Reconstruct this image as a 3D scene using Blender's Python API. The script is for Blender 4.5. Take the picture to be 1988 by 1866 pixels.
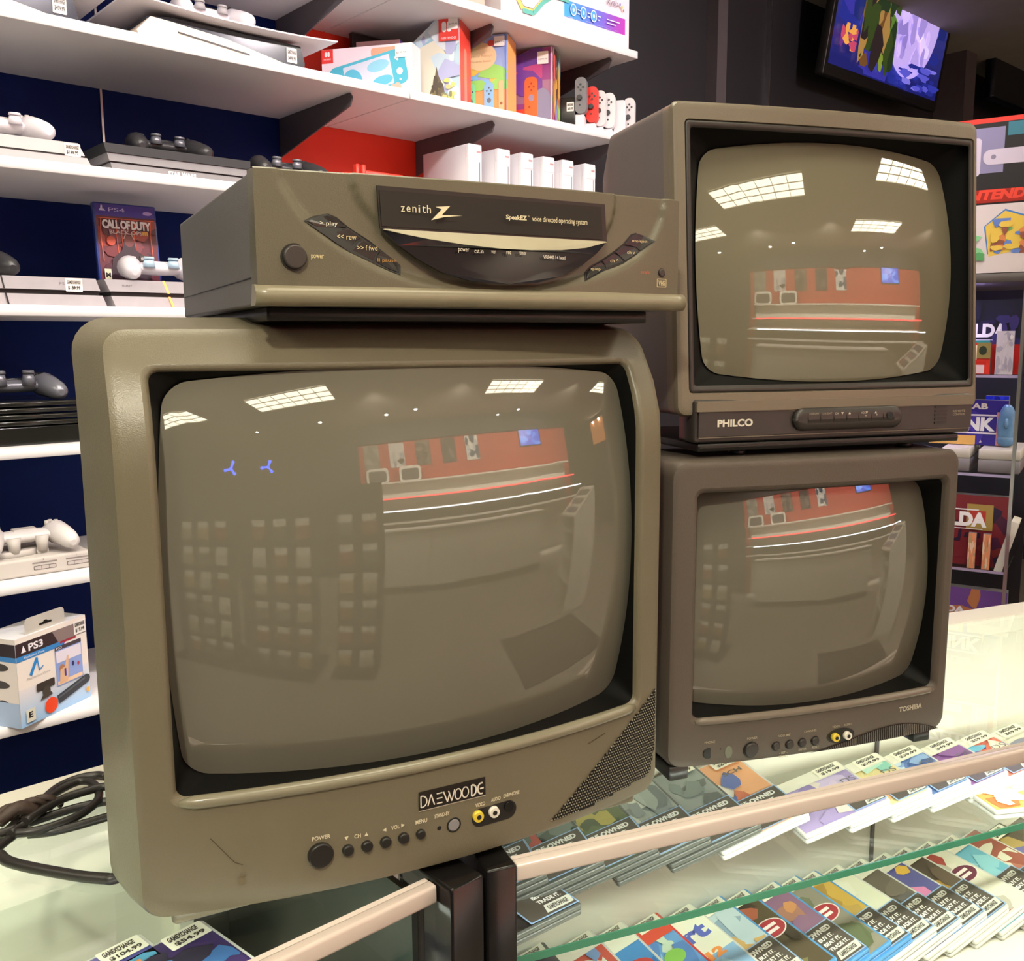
import bpy, math, random
from mathutils import Matrix, Vector
PI = math.pi
C = bpy.context.scene.collection
for o in list(bpy.data.objects): bpy.data.objects.remove(o)
SC = bpy.context.scene

# ------------------------------------------------------------------ camera, world, exposure
H0 = 1.46                                   # height of the camera; counter tops are 1.0 m
cd = bpy.data.cameras.new('camera'); cam = bpy.data.objects.new('camera', cd); C.objects.link(cam)
cd.sensor_width = 36; cd.lens = 1825 * 36 / 1988; cd.clip_start = .02; cd.clip_end = 60
p, r = math.radians(8.31), math.radians(-.33)
fwd = Vector((0, math.cos(p), -math.sin(p))); up = Vector((0, math.sin(p), math.cos(p))); rt = Vector((1, 0, 0))
rt2 = rt*math.cos(r) + up*math.sin(r); up2 = -rt*math.sin(r) + up*math.cos(r)
M = Matrix((rt2, up2, -fwd)).transposed().to_4x4(); M.translation = (0, 0, H0)
cam.matrix_world = M
SC.camera = cam
SC.view_settings.view_transform = 'Standard'; SC.view_settings.look = 'None'
SC.view_settings.gamma = 1; SC.view_settings.use_curve_mapping = False
SC.view_settings.exposure = 0.5
W = bpy.data.worlds.new('world'); SC.world = W; W.use_nodes = True
W.node_tree.nodes['Background'].inputs[0].default_value = (.6, .58, .62, 1)
W.node_tree.nodes['Background'].inputs[1].default_value = .05

class Frame:                                # a level frame: x along azimuth az (deg from +Y), y away from the viewer
    def __init__(s, az, ox=0, oy=0):
        a = math.radians(az); s.u = Vector((math.sin(a), math.cos(a), 0)); s.v = Vector((-math.cos(a), math.sin(a), 0))
        s.rz = PI/2 - a; s.o = Vector((ox, oy, 0)); s.az = az
    def __call__(s, a, b, z=0): return s.o + s.u*a + s.v*b + Vector((0, 0, z + H0))
WALL = Frame(48.5); CASE = Frame(68.1); TOWER = Frame(122.3)

def light(name, kind, loc, energy, color, **k):
    l = bpy.data.lights.new(name, kind); l.energy = energy; l.color = color
    for a, b in k.items():
        if a != 'aim': setattr(l, a, b)
    o = bpy.data.objects.new(name, l); C.objects.link(o); o.location = loc
    if 'aim' in k: o.rotation_euler = (Vector(k['aim']) - Vector(loc)).to_track_quat('-Z', 'Y').to_euler()
    return o
CEIL = 1.44                                 # ceiling height relative to the camera
TROFFERS = [(.57, -1.62), (2.75, -1.32), (2.66, -3.02), (-.92, -2.63), (-2.95, -2.5), (5.6, -2.9), (.57, .05), (2.7, .1), (-1.6, .05), (.57, 1.25), (-1.6, 1.25)]  # last five are unseen, added to brighten the televisions and shelves
TROFFER_POWER = 8.0
WARM = (1, .92, .70)
light('fill_spot', 'SPOT', WALL(-.75, -.45, CEIL-.16), 95, (1, .93, .74), aim=WALL(.3, .8, -.1), spot_size=.75, spot_blend=.8, shadow_soft_size=.06)
light('added_rack_fill', 'SPOT', WALL(-.2, .35, CEIL-.16), 70, (1, .93, .8), aim=WALL(-.5, -1.05, -.5), spot_size=1.3, spot_blend=.5, shadow_soft_size=.05)  # unseen spot, added to brighten the racks in the tube reflections
light('added_stand_fill', 'SPOT', WALL(1.6, .2, CEIL-.16), 90, (1, .93, .8), aim=WALL(2.5, -.5, -.7), spot_size=1.2, spot_blend=.6, shadow_soft_size=.05)  # unseen spot, added so the white stands show brighter in the tubes
SHELF_SPOTS = [(.15, .55), (1.0, .55), (1.85, .5), (2.9, .3)]
for i, (s_, n_) in enumerate(SHELF_SPOTS):
    light('track_spot', 'SPOT', WALL(s_, n_, CEIL-.16), 46, (1, .9, .93), aim=WALL(s_+.15, 2.3, .25), spot_size=1.7, spot_blend=.6, shadow_soft_size=.05)

for s_ in (.2, 1.6, 3.0, 4.3):
    light('red_wall_spot', 'SPOT', WALL(s_, -2.7, CEIL-.1), 210, (1, .88, .72), aim=WALL(s_, -4.5, .3), spot_size=1.9, spot_blend=.7, shadow_soft_size=.06)
# ------------------------------------------------------------------ materials
def lin(c):
    if isinstance(c, str):
        c = tuple(int(c[i:i+2], 16)/255 for i in (0, 2, 4))
    return tuple(x/12.92 if x <= .04045 else ((x+.055)/1.055)**2.4 for x in c) + (1,)
MATS = {}
def mat(name, col, rough=.5, metal=0, noise=.12, scale=30, bump=0, bscale=400, spec=.5, emit=None, es=0, coat=0, sheen=0, rvar=.0):
    if name in MATS: return MATS[name]
    m = bpy.data.materials.new(name); m.use_nodes = True; nt = m.node_tree; b = nt.nodes['Principled BSDF']
    c = lin(col) if isinstance(col, str) else tuple(col) + (1,)
    tc = nt.nodes.new('ShaderNodeTexCoord')
    nz = nt.nodes.new('ShaderNodeTexNoise'); nz.inputs['Scale'].default_value = scale; nz.inputs['Detail'].default_value = 5
    nt.links.new(tc.outputs['Object'], nz.inputs['Vector'])
    mx = nt.nodes.new('ShaderNodeMix'); mx.data_type = 'RGBA'
    mx.inputs[6].default_value = tuple(x*(1-noise) for x in c[:3]) + (1,); mx.inputs[7].default_value = tuple(min(1, x*(1+noise)) for x in c[:3]) + (1,)
    nt.links.new(nz.outputs['Fac'], mx.inputs[0]); nt.links.new(mx.outputs[2], b.inputs['Base Color'])
    b.inputs['Roughness'].default_value = rough; b.inputs['Metallic'].default_value = metal
    b.inputs['Specular IOR Level'].default_value = spec; b.inputs['Coat Weight'].default_value = coat
    if rvar:
        mr = nt.nodes.new('ShaderNodeMapRange'); mr.inputs['To Min'].default_value = rough-rvar; mr.inputs['To Max'].default_value = rough+rvar
        nt.links.new(nz.outputs['Fac'], mr.inputs['Value']); nt.links.new(mr.outputs[0], b.inputs['Roughness'])
    if bump:
        n2 = nt.nodes.new('ShaderNodeTexNoise'); n2.inputs['Scale'].default_value = bscale; n2.inputs['Detail'].default_value = 2
        nt.links.new(tc.outputs['Object'], n2.inputs['Vector'])
        bp = nt.nodes.new('ShaderNodeBump'); bp.inputs['Strength'].default_value = bump; bp.inputs['Distance'].default_value = .0006
        nt.links.new(n2.outputs['Fac'], bp.inputs['Height']); nt.links.new(bp.outputs[0], b.inputs['Normal'])
    if emit:
        b.inputs['Emission Color'].default_value = lin(emit) if isinstance(emit, str) else tuple(emit) + (1,)
        b.inputs['Emission Strength'].default_value = es
    MATS[name] = m; return m
def art_mat(name, rough=.4, emis=0, spec=.5, grain=0.0):
    if name in MATS: return MATS[name]
    m = bpy.data.materials.new(name); m.use_nodes = True; nt = m.node_tree; b = nt.nodes['Principled BSDF']
    a = nt.nodes.new('ShaderNodeAttribute'); a.attribute_name = 'ink'
    out = a.outputs['Color']
    if grain:
        tc = nt.nodes.new('ShaderNodeTexCoord'); nz = nt.nodes.new('ShaderNodeTexNoise'); nz.inputs['Scale'].default_value = 60; nz.inputs['Detail'].default_value = 4
        nt.links.new(tc.outputs['Object'], nz.inputs['Vector'])
        mr = nt.nodes.new('ShaderNodeMapRange'); mr.inputs['To Min'].default_value = 1-grain; mr.inputs['To Max'].default_value = 1+grain
        nt.links.new(nz.outputs['Fac'], mr.inputs['Value'])
        vm = nt.nodes.new('ShaderNodeVectorMath'); vm.operation = 'SCALE'
        nt.links.new(out, vm.inputs[0]); nt.links.new(mr.outputs[0], vm.inputs['Scale']); out = vm.outputs[0]
    nt.links.new(out, b.inputs['Base Color']); b.inputs['Roughness'].default_value = rough; b.inputs['Specular IOR Level'].default_value = spec
    if emis:
        nt.links.new(out, b.inputs['Emission Color']); b.inputs['Emission Strength'].default_value = emis
    MATS[name] = m; return m
def glass(name, tint=(.93, .97, .95), rough=0.0, ior=1.5):
    if name in MATS: return MATS[name]
    m = bpy.data.materials.new(name); m.use_nodes = True; nt = m.node_tree; nt.nodes.clear()
    out = nt.nodes.new('ShaderNodeOutputMaterial'); t = nt.nodes.new('ShaderNodeBsdfTransparent'); t.inputs[0].default_value = tint + (1,)
    g = nt.nodes.new('ShaderNodeBsdfGlossy'); g.inputs['Roughness'].default_value = rough
    f = nt.nodes.new('ShaderNodeFresnel'); f.inputs[0].default_value = ior
    x = nt.nodes.new('ShaderNodeMixShader')
    ge = nt.nodes.new('ShaderNodeNewGeometry'); ma = nt.nodes.new('ShaderNodeMath'); ma.operation = 'MULTIPLY_ADD'; ma.inputs[2].default_value = 0
    mi = nt.nodes.new('ShaderNodeMath'); mi.operation = 'SUBTRACT'; mi.inputs[0].default_value = 1; nt.links.new(ge.outputs['Backfacing'], mi.inputs[1])
    nt.links.new(f.outputs[0], ma.inputs[0]); nt.links.new(mi.outputs[0], ma.inputs[1])
    nt.links.new(ma.outputs[0], x.inputs[0]); nt.links.new(t.outputs[0], x.inputs[1]); nt.links.new(g.outputs[0], x.inputs[2]); nt.links.new(x.outputs[0], out.inputs[0])
    MATS[name] = m; return m

INK = art_mat('printed_ink', .35); INKE = art_mat('lit_ink', .6, 1.0); INKM = art_mat('matte_print', .6, 0, .3, .25)

# ------------------------------------------------------------------ mesh collector
FONT = {}
def font_mesh(s, bold=0.0, shear=0.0, sp=1.0):
    k = (s, bold, shear, sp)
    if k not in FONT:
        cu = bpy.data.curves.new('t', 'FONT'); cu.body = s; cu.offset = bold; cu.shear = shear; cu.space_character = sp; cu.resolution_u = 3
        ob = bpy.data.objects.new('t', cu); C.objects.link(ob)
        me = bpy.data.meshes.new_from_object(ob)
        vs = [(v.co.x, v.co.y) for v in me.vertices]; fs = [tuple(pl.vertices) for pl in me.polygons]
        C.objects.unlink(ob); bpy.data.objects.remove(ob); bpy.data.curves.remove(cu); bpy.data.meshes.remove(me)
        xs = [v[0] for v in vs] or [0, 1]; ys = [v[1] for v in vs] or [0, 1]
        FONT[k] = (vs, fs, min(xs), max(xs), min(ys), max(ys))
    return FONT[k]

class MB:
    def __init__(s): s.v = []; s.f = []; s.m = []; s.c = []; s.sm = []
    def add(s, vs, fs, m=0, c=None, sm=False):
        b = len(s.v); s.v += [tuple(x) for x in vs]
        for f in fs: s.f.append(tuple(b+i for i in f)); s.m.append(m); s.c.append(c); s.sm.append(sm)
        return s
    def box(s, x0, x1, y0, y1, z0, z1, m=0, c=None):
        v = [(x, y, z) for z in (z0, z1) for y in (y0, y1) for x in (x0, x1)]
        return s.add(v, [(0, 2, 3, 1), (4, 5, 7, 6), (0, 1, 5, 4), (2, 6, 7, 3), (0, 4, 6, 2), (1, 3, 7, 5)], m, c)
    def loft(s, rings, m=0, c=None, sm=True, cap0=True, cap1=True, closed=True):
        n = len(rings[0]); vs = [q for r_ in rings for q in r_]; fs = []
        for i in range(len(rings)-1):
            for j in range(n if closed else n-1):
                k = (j+1) % n; fs.append((i*n+j, i*n+k, (i+1)*n+k, (i+1)*n+j))
        s.add(vs, fs, m, c, sm); b = len(s.v)-len(vs)
        if cap0: s.f.append(tuple(b+j for j in range(n))[::-1]); s.m.append(m); s.c.append(c); s.sm.append(False)
        if cap1: s.f.append(tuple(b+(len(rings)-1)*n+j for j in range(n))); s.m.append(m); s.c.append(c); s.sm.append(False)
        return s
    def rbox(s, x0, x1, y0, y1, z0, z1, r=.003, ch=.0015, ax='z', m=0, c=None, seg=4, sm=True):   # rounded box extruded along ax
        P = {'z': (x0, x1, y0, y1, z0, z1), 'y': (x0, x1, z0, z1, y0, y1), 'x': (y0, y1, z0, z1, x0, x1)}[ax]
        a0, a1, b0, b1, h0, h1 = P
        def R(ins, h):
            pts = rrect((a0+a1)/2, (b0+b1)/2, (a1-a0)/2-ins, (b1-b0)/2-ins, max(r-ins, .0002), seg)
            return [{'z': (a, b, h), 'y': (a, h, b), 'x': (h, a, b)}[ax] for a, b in pts]
        rs = [R(ch, h0), R(0, h0+ch), R(0, h1-ch), R(ch, h1)]
        if ax == 'y': rs = rs[::-1]
        return s.loft(rs, m, c, sm)
    def cyl(s, p0, p1, r0, r1=None, n=20, m=0, c=None, cap=True, sm=True, ch=0):
        r1 = r0 if r1 is None else r1; p0 = Vector(p0); p1 = Vector(p1); d = (p1-p0); L = d.length; d.normalize()
        a = d.orthogonal().normalized(); b = d.cross(a)
        def R(p_, r_): return [tuple(p_ + a*math.cos(t)*r_ + b*math.sin(t)*r_) for t in [2*PI*i/n for i in range(n)]]
        rs = [R(p0, r0), R(p1, r1)] if not ch else [R(p0, r0), R(p1-d*ch, r1), R(p1-d*ch*.3, r1-ch*.35), R(p1, r1-ch)]
        return s.loft(rs, m, c, sm, cap, cap)
    def sweep(s, pts, rad, n=12, m=0, c=None, flat=1.0, cap=True):
        pts = [Vector(q) for q in pts]; N = len(pts); rads = rad if isinstance(rad, (list, tuple)) else [rad]*N
        a = None; rs = []
        for i, q in enumerate(pts):
            d = (pts[min(i+1, N-1)] - pts[max(i-1, 0)]).normalized()
            if a is None: a = d.cross(Vector((0, 0, 1))); a = a.normalized() if a.length > .01 else Vector((1, 0, 0))
            a = (a - d*a.dot(d)).normalized(); b = d.cross(a)
            rs.append([tuple(q + a*math.cos(t)*rads[i] + b*math.sin(t)*rads[i]*flat) for t in [2*PI*k/n for k in range(n)]])
        return s.loft(rs, m, c, True, cap, cap)
    def ball(s, c0, rx, ry=None, rz=None, n=14, m=0, c=None):
        ry = ry or rx; rz = rz or rx; rs = []
        for i in range(1, n//2*1+1):
            t = PI*i/(n//2+1); rs.append([(c0[0]+rx*math.sin(t)*math.cos(a), c0[1]+ry*math.sin(t)*math.sin(a), c0[2]-rz*math.cos(t)) for a in [2*PI*k/n for k in range(n)]])
        return s.loft(rs, m, c, True)
    def prism(s, poly, y0, y1, m=0, c=None, f=None, sm=False):    # poly in (x,z), front at y0 (towards viewer)
        g = f or (lambda x, z: 0)
        return s.loft([[(x, y1+g(x, z), z) for x, z in poly], [(x, y0+g(x, z), z) for x, z in poly]], m, c, sm)
    def build(s, name, mats, parent=None, **k):
        me = bpy.data.meshes.new(name); me.from_pydata(s.v, [], s.f)
        for mt in (mats if isinstance(mats, (list, tuple)) else [mats]): me.materials.append(mt)
        me.polygons.foreach_set('material_index', s.m); me.polygons.foreach_set('use_smooth', s.sm)
        if any(x is not None for x in s.c):
            ca = me.color_attributes.new('ink', 'FLOAT_COLOR', 'CORNER'); buf = []
            for f_, c_ in zip(s.f, s.c): buf += list(lin(c_) if c_ else (.5, .5, .5, 1))*len(f_)
            ca.data.foreach_set('color', buf)
        me.validate(); me.update()
        ob = bpy.data.objects.new(name, me); C.objects.link(ob)
        if parent: ob.parent = parent
        for a, b in k.items(): ob[a] = b
        return ob

def rrect(cx, cz, hw, hh, r_, seg=5, es=1):
    r_ = min(r_, hw, hh); pts = []
    cs = [(cx+hw-r_, cz-hh+r_, -PI/2), (cx+hw-r_, cz+hh-r_, 0), (cx-hw+r_, cz+hh-r_, PI/2), (cx-hw+r_, cz-hh+r_, PI)]
    for i, (x, z, a) in enumerate(cs):
        c = [(x+r_*math.cos(a+PI/2*k/seg), z+r_*math.sin(a+PI/2*k/seg)) for k in range(seg+1)]
        pts += c
        nx = cs[(i+1) % 4]; e = (nx[0]+r_*math.cos(nx[2]), nx[1]+r_*math.sin(nx[2]))
        for k in range(1, es): pts.append((c[-1][0]+(e[0]-c[-1][0])*k/es, c[-1][1]+(e[1]-c[-1][1])*k/es))
    return pts

class Art(MB):                               # flat print: 2-D shapes stacked in thin layers; mp maps (a, b, height) to 3-D
    def __init__(s, mp=None, step=.00012): super().__init__(); s.mp = mp or (lambda a, b, h: (a, -h, b)); s.k = 1; s.step = step
    def poly(s, pts, col, m=0):
        h = s.k*s.step; s.k += 1; s.add([s.mp(a, b, h) for a, b in pts], [tuple(range(len(pts)))], m, col); return s
    def rect(s, a0, b0, a1, b1, col, m=0):
        return s.poly([(a0, b0), (a1, b0), (a1, b1), (a0, b1)], col, m)
    def rr(s, a0, b0, a1, b1, r_, col, m=0): return s.poly(rrect((a0+a1)/2, (b0+b1)/2, abs(a1-a0)/2, abs(b1-b0)/2, r_), col, m)
    def ell(s, a, b, ra, rb, col, n=24, rot=0, m=0):
        cr, sr = math.cos(rot), math.sin(rot)
        return s.poly([(a+ra*math.cos(t)*cr-rb*math.sin(t)*sr, b+ra*math.cos(t)*sr+rb*math.sin(t)*cr) for t in [2*PI*i/n for i in range(n)]], col, m)
    def line(s, pts, w, col, m=0):
        h = s.k*s.step; s.k += 1
        for (a, b), (c, d) in zip(pts[:-1], pts[1:]):
            L = math.hypot(c-a, d-b) or 1; nx, ny = -(d-b)/L*w/2, (c-a)/L*w/2
            s.add([s.mp(x, y, h) for x, y in ((a-nx, b-ny), (c-nx, d-ny), (c+nx, d+ny), (a+nx, b+ny))], [(0, 1, 2, 3)], m, col)
        return s
    def text(s, t, a, b, wd, ht, col, bold=0.0, shear=0.0, sp=1.0, rot=0, m=0, mirror=False):     # fits the words in a wd x ht box at (a, b)
        vs, fs, x0, x1, y0, y1 = font_mesh(t, bold, shear, sp); h = s.k*s.step; s.k += 1
        cr, sr = math.cos(rot), math.sin(rot); kx = wd/max(x1-x0, 1e-6); ky = ht/max(y1-y0, 1e-6); o = []
        for x, y in vs:
            px, py = (x-x0)*kx, (y-y0)*ky; o.append(s.mp(a+px*cr-py*sr, b+px*sr+py*cr, h))
        s.add(o, fs, m, col); return s
    def blobs(s, a0, b0, a1, b1, cols, n, seed, size=.3):
        R_ = random.Random(seed); w, hh = a1-a0, b1-b0
        for i in range(n):
            k = R_.randint(5, 9); ca, cb = a0+w*R_.uniform(.05, .95), b0+hh*R_.uniform(.05, .95); ra, rb = w*size*R_.uniform(.3, 1), hh*size*R_.uniform(.3, 1); ph = R_.random()*6
            s.poly([(min(a1, max(a0, ca+ra*math.cos(ph+2*PI*j/k)*R_.uniform(.6, 1.2))), min(b1, max(b0, cb+rb*math.sin(ph+2*PI*j/k)*R_.uniform(.6, 1.2)))) for j in range(k)], R_.choice(cols))
        return s

def thing(name, label, cat, loc, rz=0, group=None, rot=None):
    o = bpy.data.objects.new(name, None); C.objects.link(o); o.empty_display_size = .05
    o.location = loc; o.rotation_euler = rot or (0, 0, rz); o['label'] = label; o['category'] = cat
    if group: o['group'] = group
    return o
def tag(o, label, cat, group=None):
    o['label'] = label; o['category'] = cat
    if group: o['group'] = group
    return o
def place(o, loc, rz=0): o.location = loc; o.rotation_euler = (0, 0, rz); return o
def struct(name, mb, m, loc=(0, 0, 0), rz=0):
    o = mb.build(name, m); o['kind'] = 'structure'; return place(o, loc, rz)
def dup(root, loc, rot, label, group=None, name=None):
    r_ = root.copy(); C.objects.link(r_); r_.location = loc; r_.rotation_euler = rot; r_['label'] = label
    if group: r_['group'] = group
    for ch in list(root.children):
        c = ch.copy(); C.objects.link(c); c.parent = r_
        for g in ch.children:
            d = g.copy(); C.objects.link(d); d.parent = c
    return r_

# ------------------------------------------------------------------ shared materials
m_navy = mat('navy_panel', (.0012, .012, .10), .6, spec=.15, noise=.08, scale=4, bump=.3, bscale=300)
m_red = mat('red_panel', (.92, .036, .010), .5, noise=.05, scale=4)
m_redwall = mat('red_paint', (.55, .06, .035), .6, noise=.06, scale=3)
m_black = mat('black_wall', (.022, .02, .024), .55, noise=.2, scale=5, bump=.2)
m_seam = mat('aluminium_seam', (.5, .48, .5), .3, 1)
m_shelf = mat('white_laminate', (.82, .79, .79), .45, noise=.03, scale=8)
m_bracket = mat('grey_bracket', (.10, .085, .09), .5)
m_ceil = mat('ceiling_tile', (.32, .30, .26), .9, noise=.1, scale=12, bump=.4, bscale=60)
m_floor = mat('grey_carpet', (.28, .25, .21), .9, noise=.25, scale=60, bump=.6, bscale=200)
m_mat = mat('black_doormat', (.02, .02, .02), .9, bump=.6)
m_dae = mat('olive_grey_plastic', (.150, .128, .084), .34, noise=.14, scale=9, bump=.35, bscale=900, rvar=.05)
m_dae2 = mat('dark_olive_plastic', (.10, .09, .075), .32, noise=.15, scale=9, bump=.25, bscale=700)
m_tos = mat('charcoal_plastic', (.098, .078, .062), .45, noise=.12, scale=9, bump=.4, bscale=900)
m_phi = mat('bronze_grey_plastic', (.175, .142, .100), .33, noise=.14, scale=8, bump=.3, bscale=900)
m_phib = mat('mauve_grey_plastic', (.145, .12, .118), .5, noise=.08, scale=8, bump=.3, bscale=900)
m_blk = mat('black_plastic', (.013, .012, .011), .35, noise=.3)
m_blkg = mat('gloss_black', (.008, .007, .007), .16, noise=.3, spec=.4)
m_dkpan = mat('dark_panel_plastic', (.034, .028, .025), .38, noise=.15, bump=.2)
m_vcr = mat('vcr_grey_plastic', (.118, .102, .066), .34, noise=.14, scale=10, bump=.35, bscale=900)
m_vcrs = mat('vcr_metal_cover', (.13, .12, .115), .42, noise=.06, bump=.4, bscale=1200)
m_lip = mat('vcr_lip_plastic', (.22, .19, .125), .3, noise=.08)
m_rail = mat('white_rail', (.70, .595, .54), .22, 0, noise=.03)
m_cream = mat('cream_laminate', (.76, .73, .63), .5, noise=.03, scale=6)
m_glass = glass('clear_glass', (.955, .98, .965)); m_glassf = glass('front_glass', (.97, .985, .975))
m_gedge = mat('green_glass_edge', (.03, .13, .075), .25)
m_steel = mat('brushed_steel', (.55, .54, .53), .3, 1)
m_wht = mat('white_plastic', (.78, .76, .78), .35, noise=.03)
m_grey = mat('light_grey_plastic', (.50, .48, .48), .45, noise=.05)
m_silv = mat('silver_plastic', (.42, .40, .41), .4, noise=.05)
m_chr = mat('dark_gloss_pad', (.03, .03, .034), .25, noise=.3)
m_cablem = mat('black_cable', (.02, .017, .015), .4, noise=.2)

def crt_glass(name, col, rough=.012):
    m = mat(name, col, rough, noise=.05, scale=3, spec=.85, coat=.6)
    m.node_tree.nodes['Principled BSDF'].inputs['Coat Roughness'].default_value = .01
    return m
m_crt = crt_glass('grey_picture_tube', (.150, .138, .106))
m_crtp = crt_glass('olive_picture_tube', (.195, .176, .122), .018)

# ------------------------------------------------------------------ room (x along the shelf wall)
def room():
    rz = WALL.rz
    def wf(name, x0, x1, y0, y1, z0, z1, m): return struct(name, MB().box(x0, x1, y0, y1, z0, z1), m, (0, 0, H0), rz)
    wf('floor', -5.2, 7.4, -7.3, 2.6, -1.56, -1.46, m_floor)
    wf('ceiling', -5.2, 7.4, -7.3, 2.6, CEIL, CEIL+.1, m_ceil)
    wf('wall_left', -5.2, 1.268, 2.355, 2.5, -1.46, CEIL, m_navy)
    wf('wall_centre', 1.268, 2.2, 2.355, 2.5, -1.46, CEIL, m_red)
    wf('wall_back', 2.2, 7.4, 2.355, 2.5, -1.46, CEIL, m_black)
    wf('wall_side', 7.2, 7.4, -7.3, 2.355, -1.46, CEIL, m_black)
    wf('wall_west', -5.2, -5.0, -7.3, 2.355, -1.46, CEIL, m_black)
    wf('wall_red', -.35, 4.85, -4.7, -4.5, -1.46, 1.06, m_redwall)
    wf('wall_soffit', -.35, 4.85, -4.75, -4.45, 1.06, CEIL, m_black)
    wf('wall_dark', -5.0, -.35, -4.7, -4.5, -1.46, CEIL, m_black)
    wf('wall_far', 4.85, 7.2, -7.3, -7.1, -1.46, CEIL, m_black)
    wf('wall_return', 4.75, 4.85, -7.1, -4.7, -1.46, CEIL, m_black)
    wf('trim_1', .806, .811, 2.349, 2.356, -1.46, CEIL, m_seam)
    wf('trim_2', 3.488, 3.498, 2.335, 2.356, -1.46, CEIL, m_seam)
    wf('trim_3', 3.09, 3.15, 2.30, 2.356, -1.46, CEIL, m_bracket)
    wf('trim_4', 5.0, 5.12, 2.20, 2.356, -1.46, CEIL, m_bracket)
room()

# shelves with their brackets
SZ = [.858, .612, .3465, .0775, -.1925, -.4538, -.735]
names = ['top', 'second', 'third', 'fourth', 'fifth', 'sixth', 'lowest']
def shelf(z, x0, x1, brk, label):
    t = thing('wall_shelf', label, 'shelf', WALL((x0+x1)/2, 2.16, z-.021), WALL.rz, 'white wall shelves'); hw = (x1-x0)/2-.0006
    MB().rbox(-hw, hw, -.20, .193, 0, .021, .001, .001).build('shelf_board', m_shelf, t)
    for b in brk:
        bx = b-(x0+x1)/2
        b_ = MB(); pr = [(.193, 0), (-.155, 0), (-.165, -.012), (-.155, -.030), (.193, -.098)]
        b_.loft([[(bx-.002, y, z_) for y, z_ in pr], [(bx+.002, y, z_) for y, z_ in pr]], sm=False).build('bracket', m_bracket, t)
for i, z in enumerate(SZ):
    shelf(z, -.6, 1.409, [.37, 1.268], f'white wall shelf against the navy panel, {names[i]} of the seven')
for i, z in enumerate(SZ[:3]):
    shelf(z, 1.411, 2.245, [1.71, 2.17], f'white wall shelf against the red panel, {names[i]} of the three')

# ceiling lights, spots
m_diff = mat('lit_diffuser', (.9, .88, .8), .5, emit=WARM, es=TROFFER_POWER); m_frame = mat('white_light_frame', (.6, .58, .5), .5)
lab = ['nearest above the television stack', 'over the mat beside the cases', 'before the red wall', 'above the black racks', 'farthest left over the racks', 'farthest right by the orange windows', 'added over the left display case', 'added over the walkway at the right', 'added at the left before the navy shelves', 'added behind the television stack near the shelf wall', 'added farthest left near the navy shelves']
for (s_, n_), l in zip(TROFFERS, lab):
    t = thing('ceiling_light', 'recessed fluorescent ceiling light ' + l, 'ceiling light', WALL(s_, n_, CEIL), WALL.rz, 'fluorescent ceiling lights')
    MB().box(-.57, .57, -.25, .25, -.012, -.004).build('diffuser', m_diff, t)
    f = MB()
    for a in (-.59, .57): f.box(a, a+.02, -.27, .27, -.02, 0)
    for a in (-.27, .25, -.09, .075): f.box(-.57, .57, a, a+.015, -.02, -.0122)
    for a in range(1, 6): f.box(-.57+a*.19-.004, -.57+a*.19+.004, -.25, .25, -.018, -.0124)
    f.build('louver', m_frame, t)
m_bulb = mat('lit_bulb', (1, .9, .8), .5, emit=(1, .88, .72), es=60)
for i, (s_, n_) in enumerate(SHELF_SPOTS + [(-.75, -.45), (-.2, .35), (1.6, .2)]):  # last two housings belong to the added rack and stand lights
    t = thing('track_spotlight', ['black ceiling spotlight aimed at the navy shelves, leftmost', 'black ceiling spotlight aimed at the middle shelves', 'black ceiling spotlight aimed at the red shelves', 'black ceiling spotlight beside the television on the wall', 'black ceiling spotlight aimed at the picture-tube televisions', 'added black ceiling spotlight brightening the wire racks', 'added black ceiling spotlight brightening the white stands'][i], 'spotlight', WALL(s_, n_, CEIL), WALL.rz)
    MB().cyl((0, 0, 0), (0, 0, -.05), .008).cyl((0, .05, -.05), (0, -.03, -.12), .035, .045).build('housing', m_blk, t)
for i, (x, y) in enumerate([(.96, -4.05), (1.81, -3.29), (2.7, -2.57), (3.01, -2.14), (5.04, -.93), (4.9, -1.44), (5.33, 1.84)]):
    t = thing('ceiling_spotlight', 'small lit ceiling spotlight behind the camera, ' + ['far left', 'left of the red wall', 'left over the counter', 'middle over the counter', 'right over the counter', 'before the blue screen', 'near the right wall'][i], 'spotlight', (x, y, H0+CEIL), WALL.rz)
    MB().cyl((0, 0, 0), (0, 0, -.07), .04).build('housing', m_blk, t)
    MB().cyl((0, 0, -.068), (0, 0, -.078), .03).build('bulb', m_bulb, t)

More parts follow.
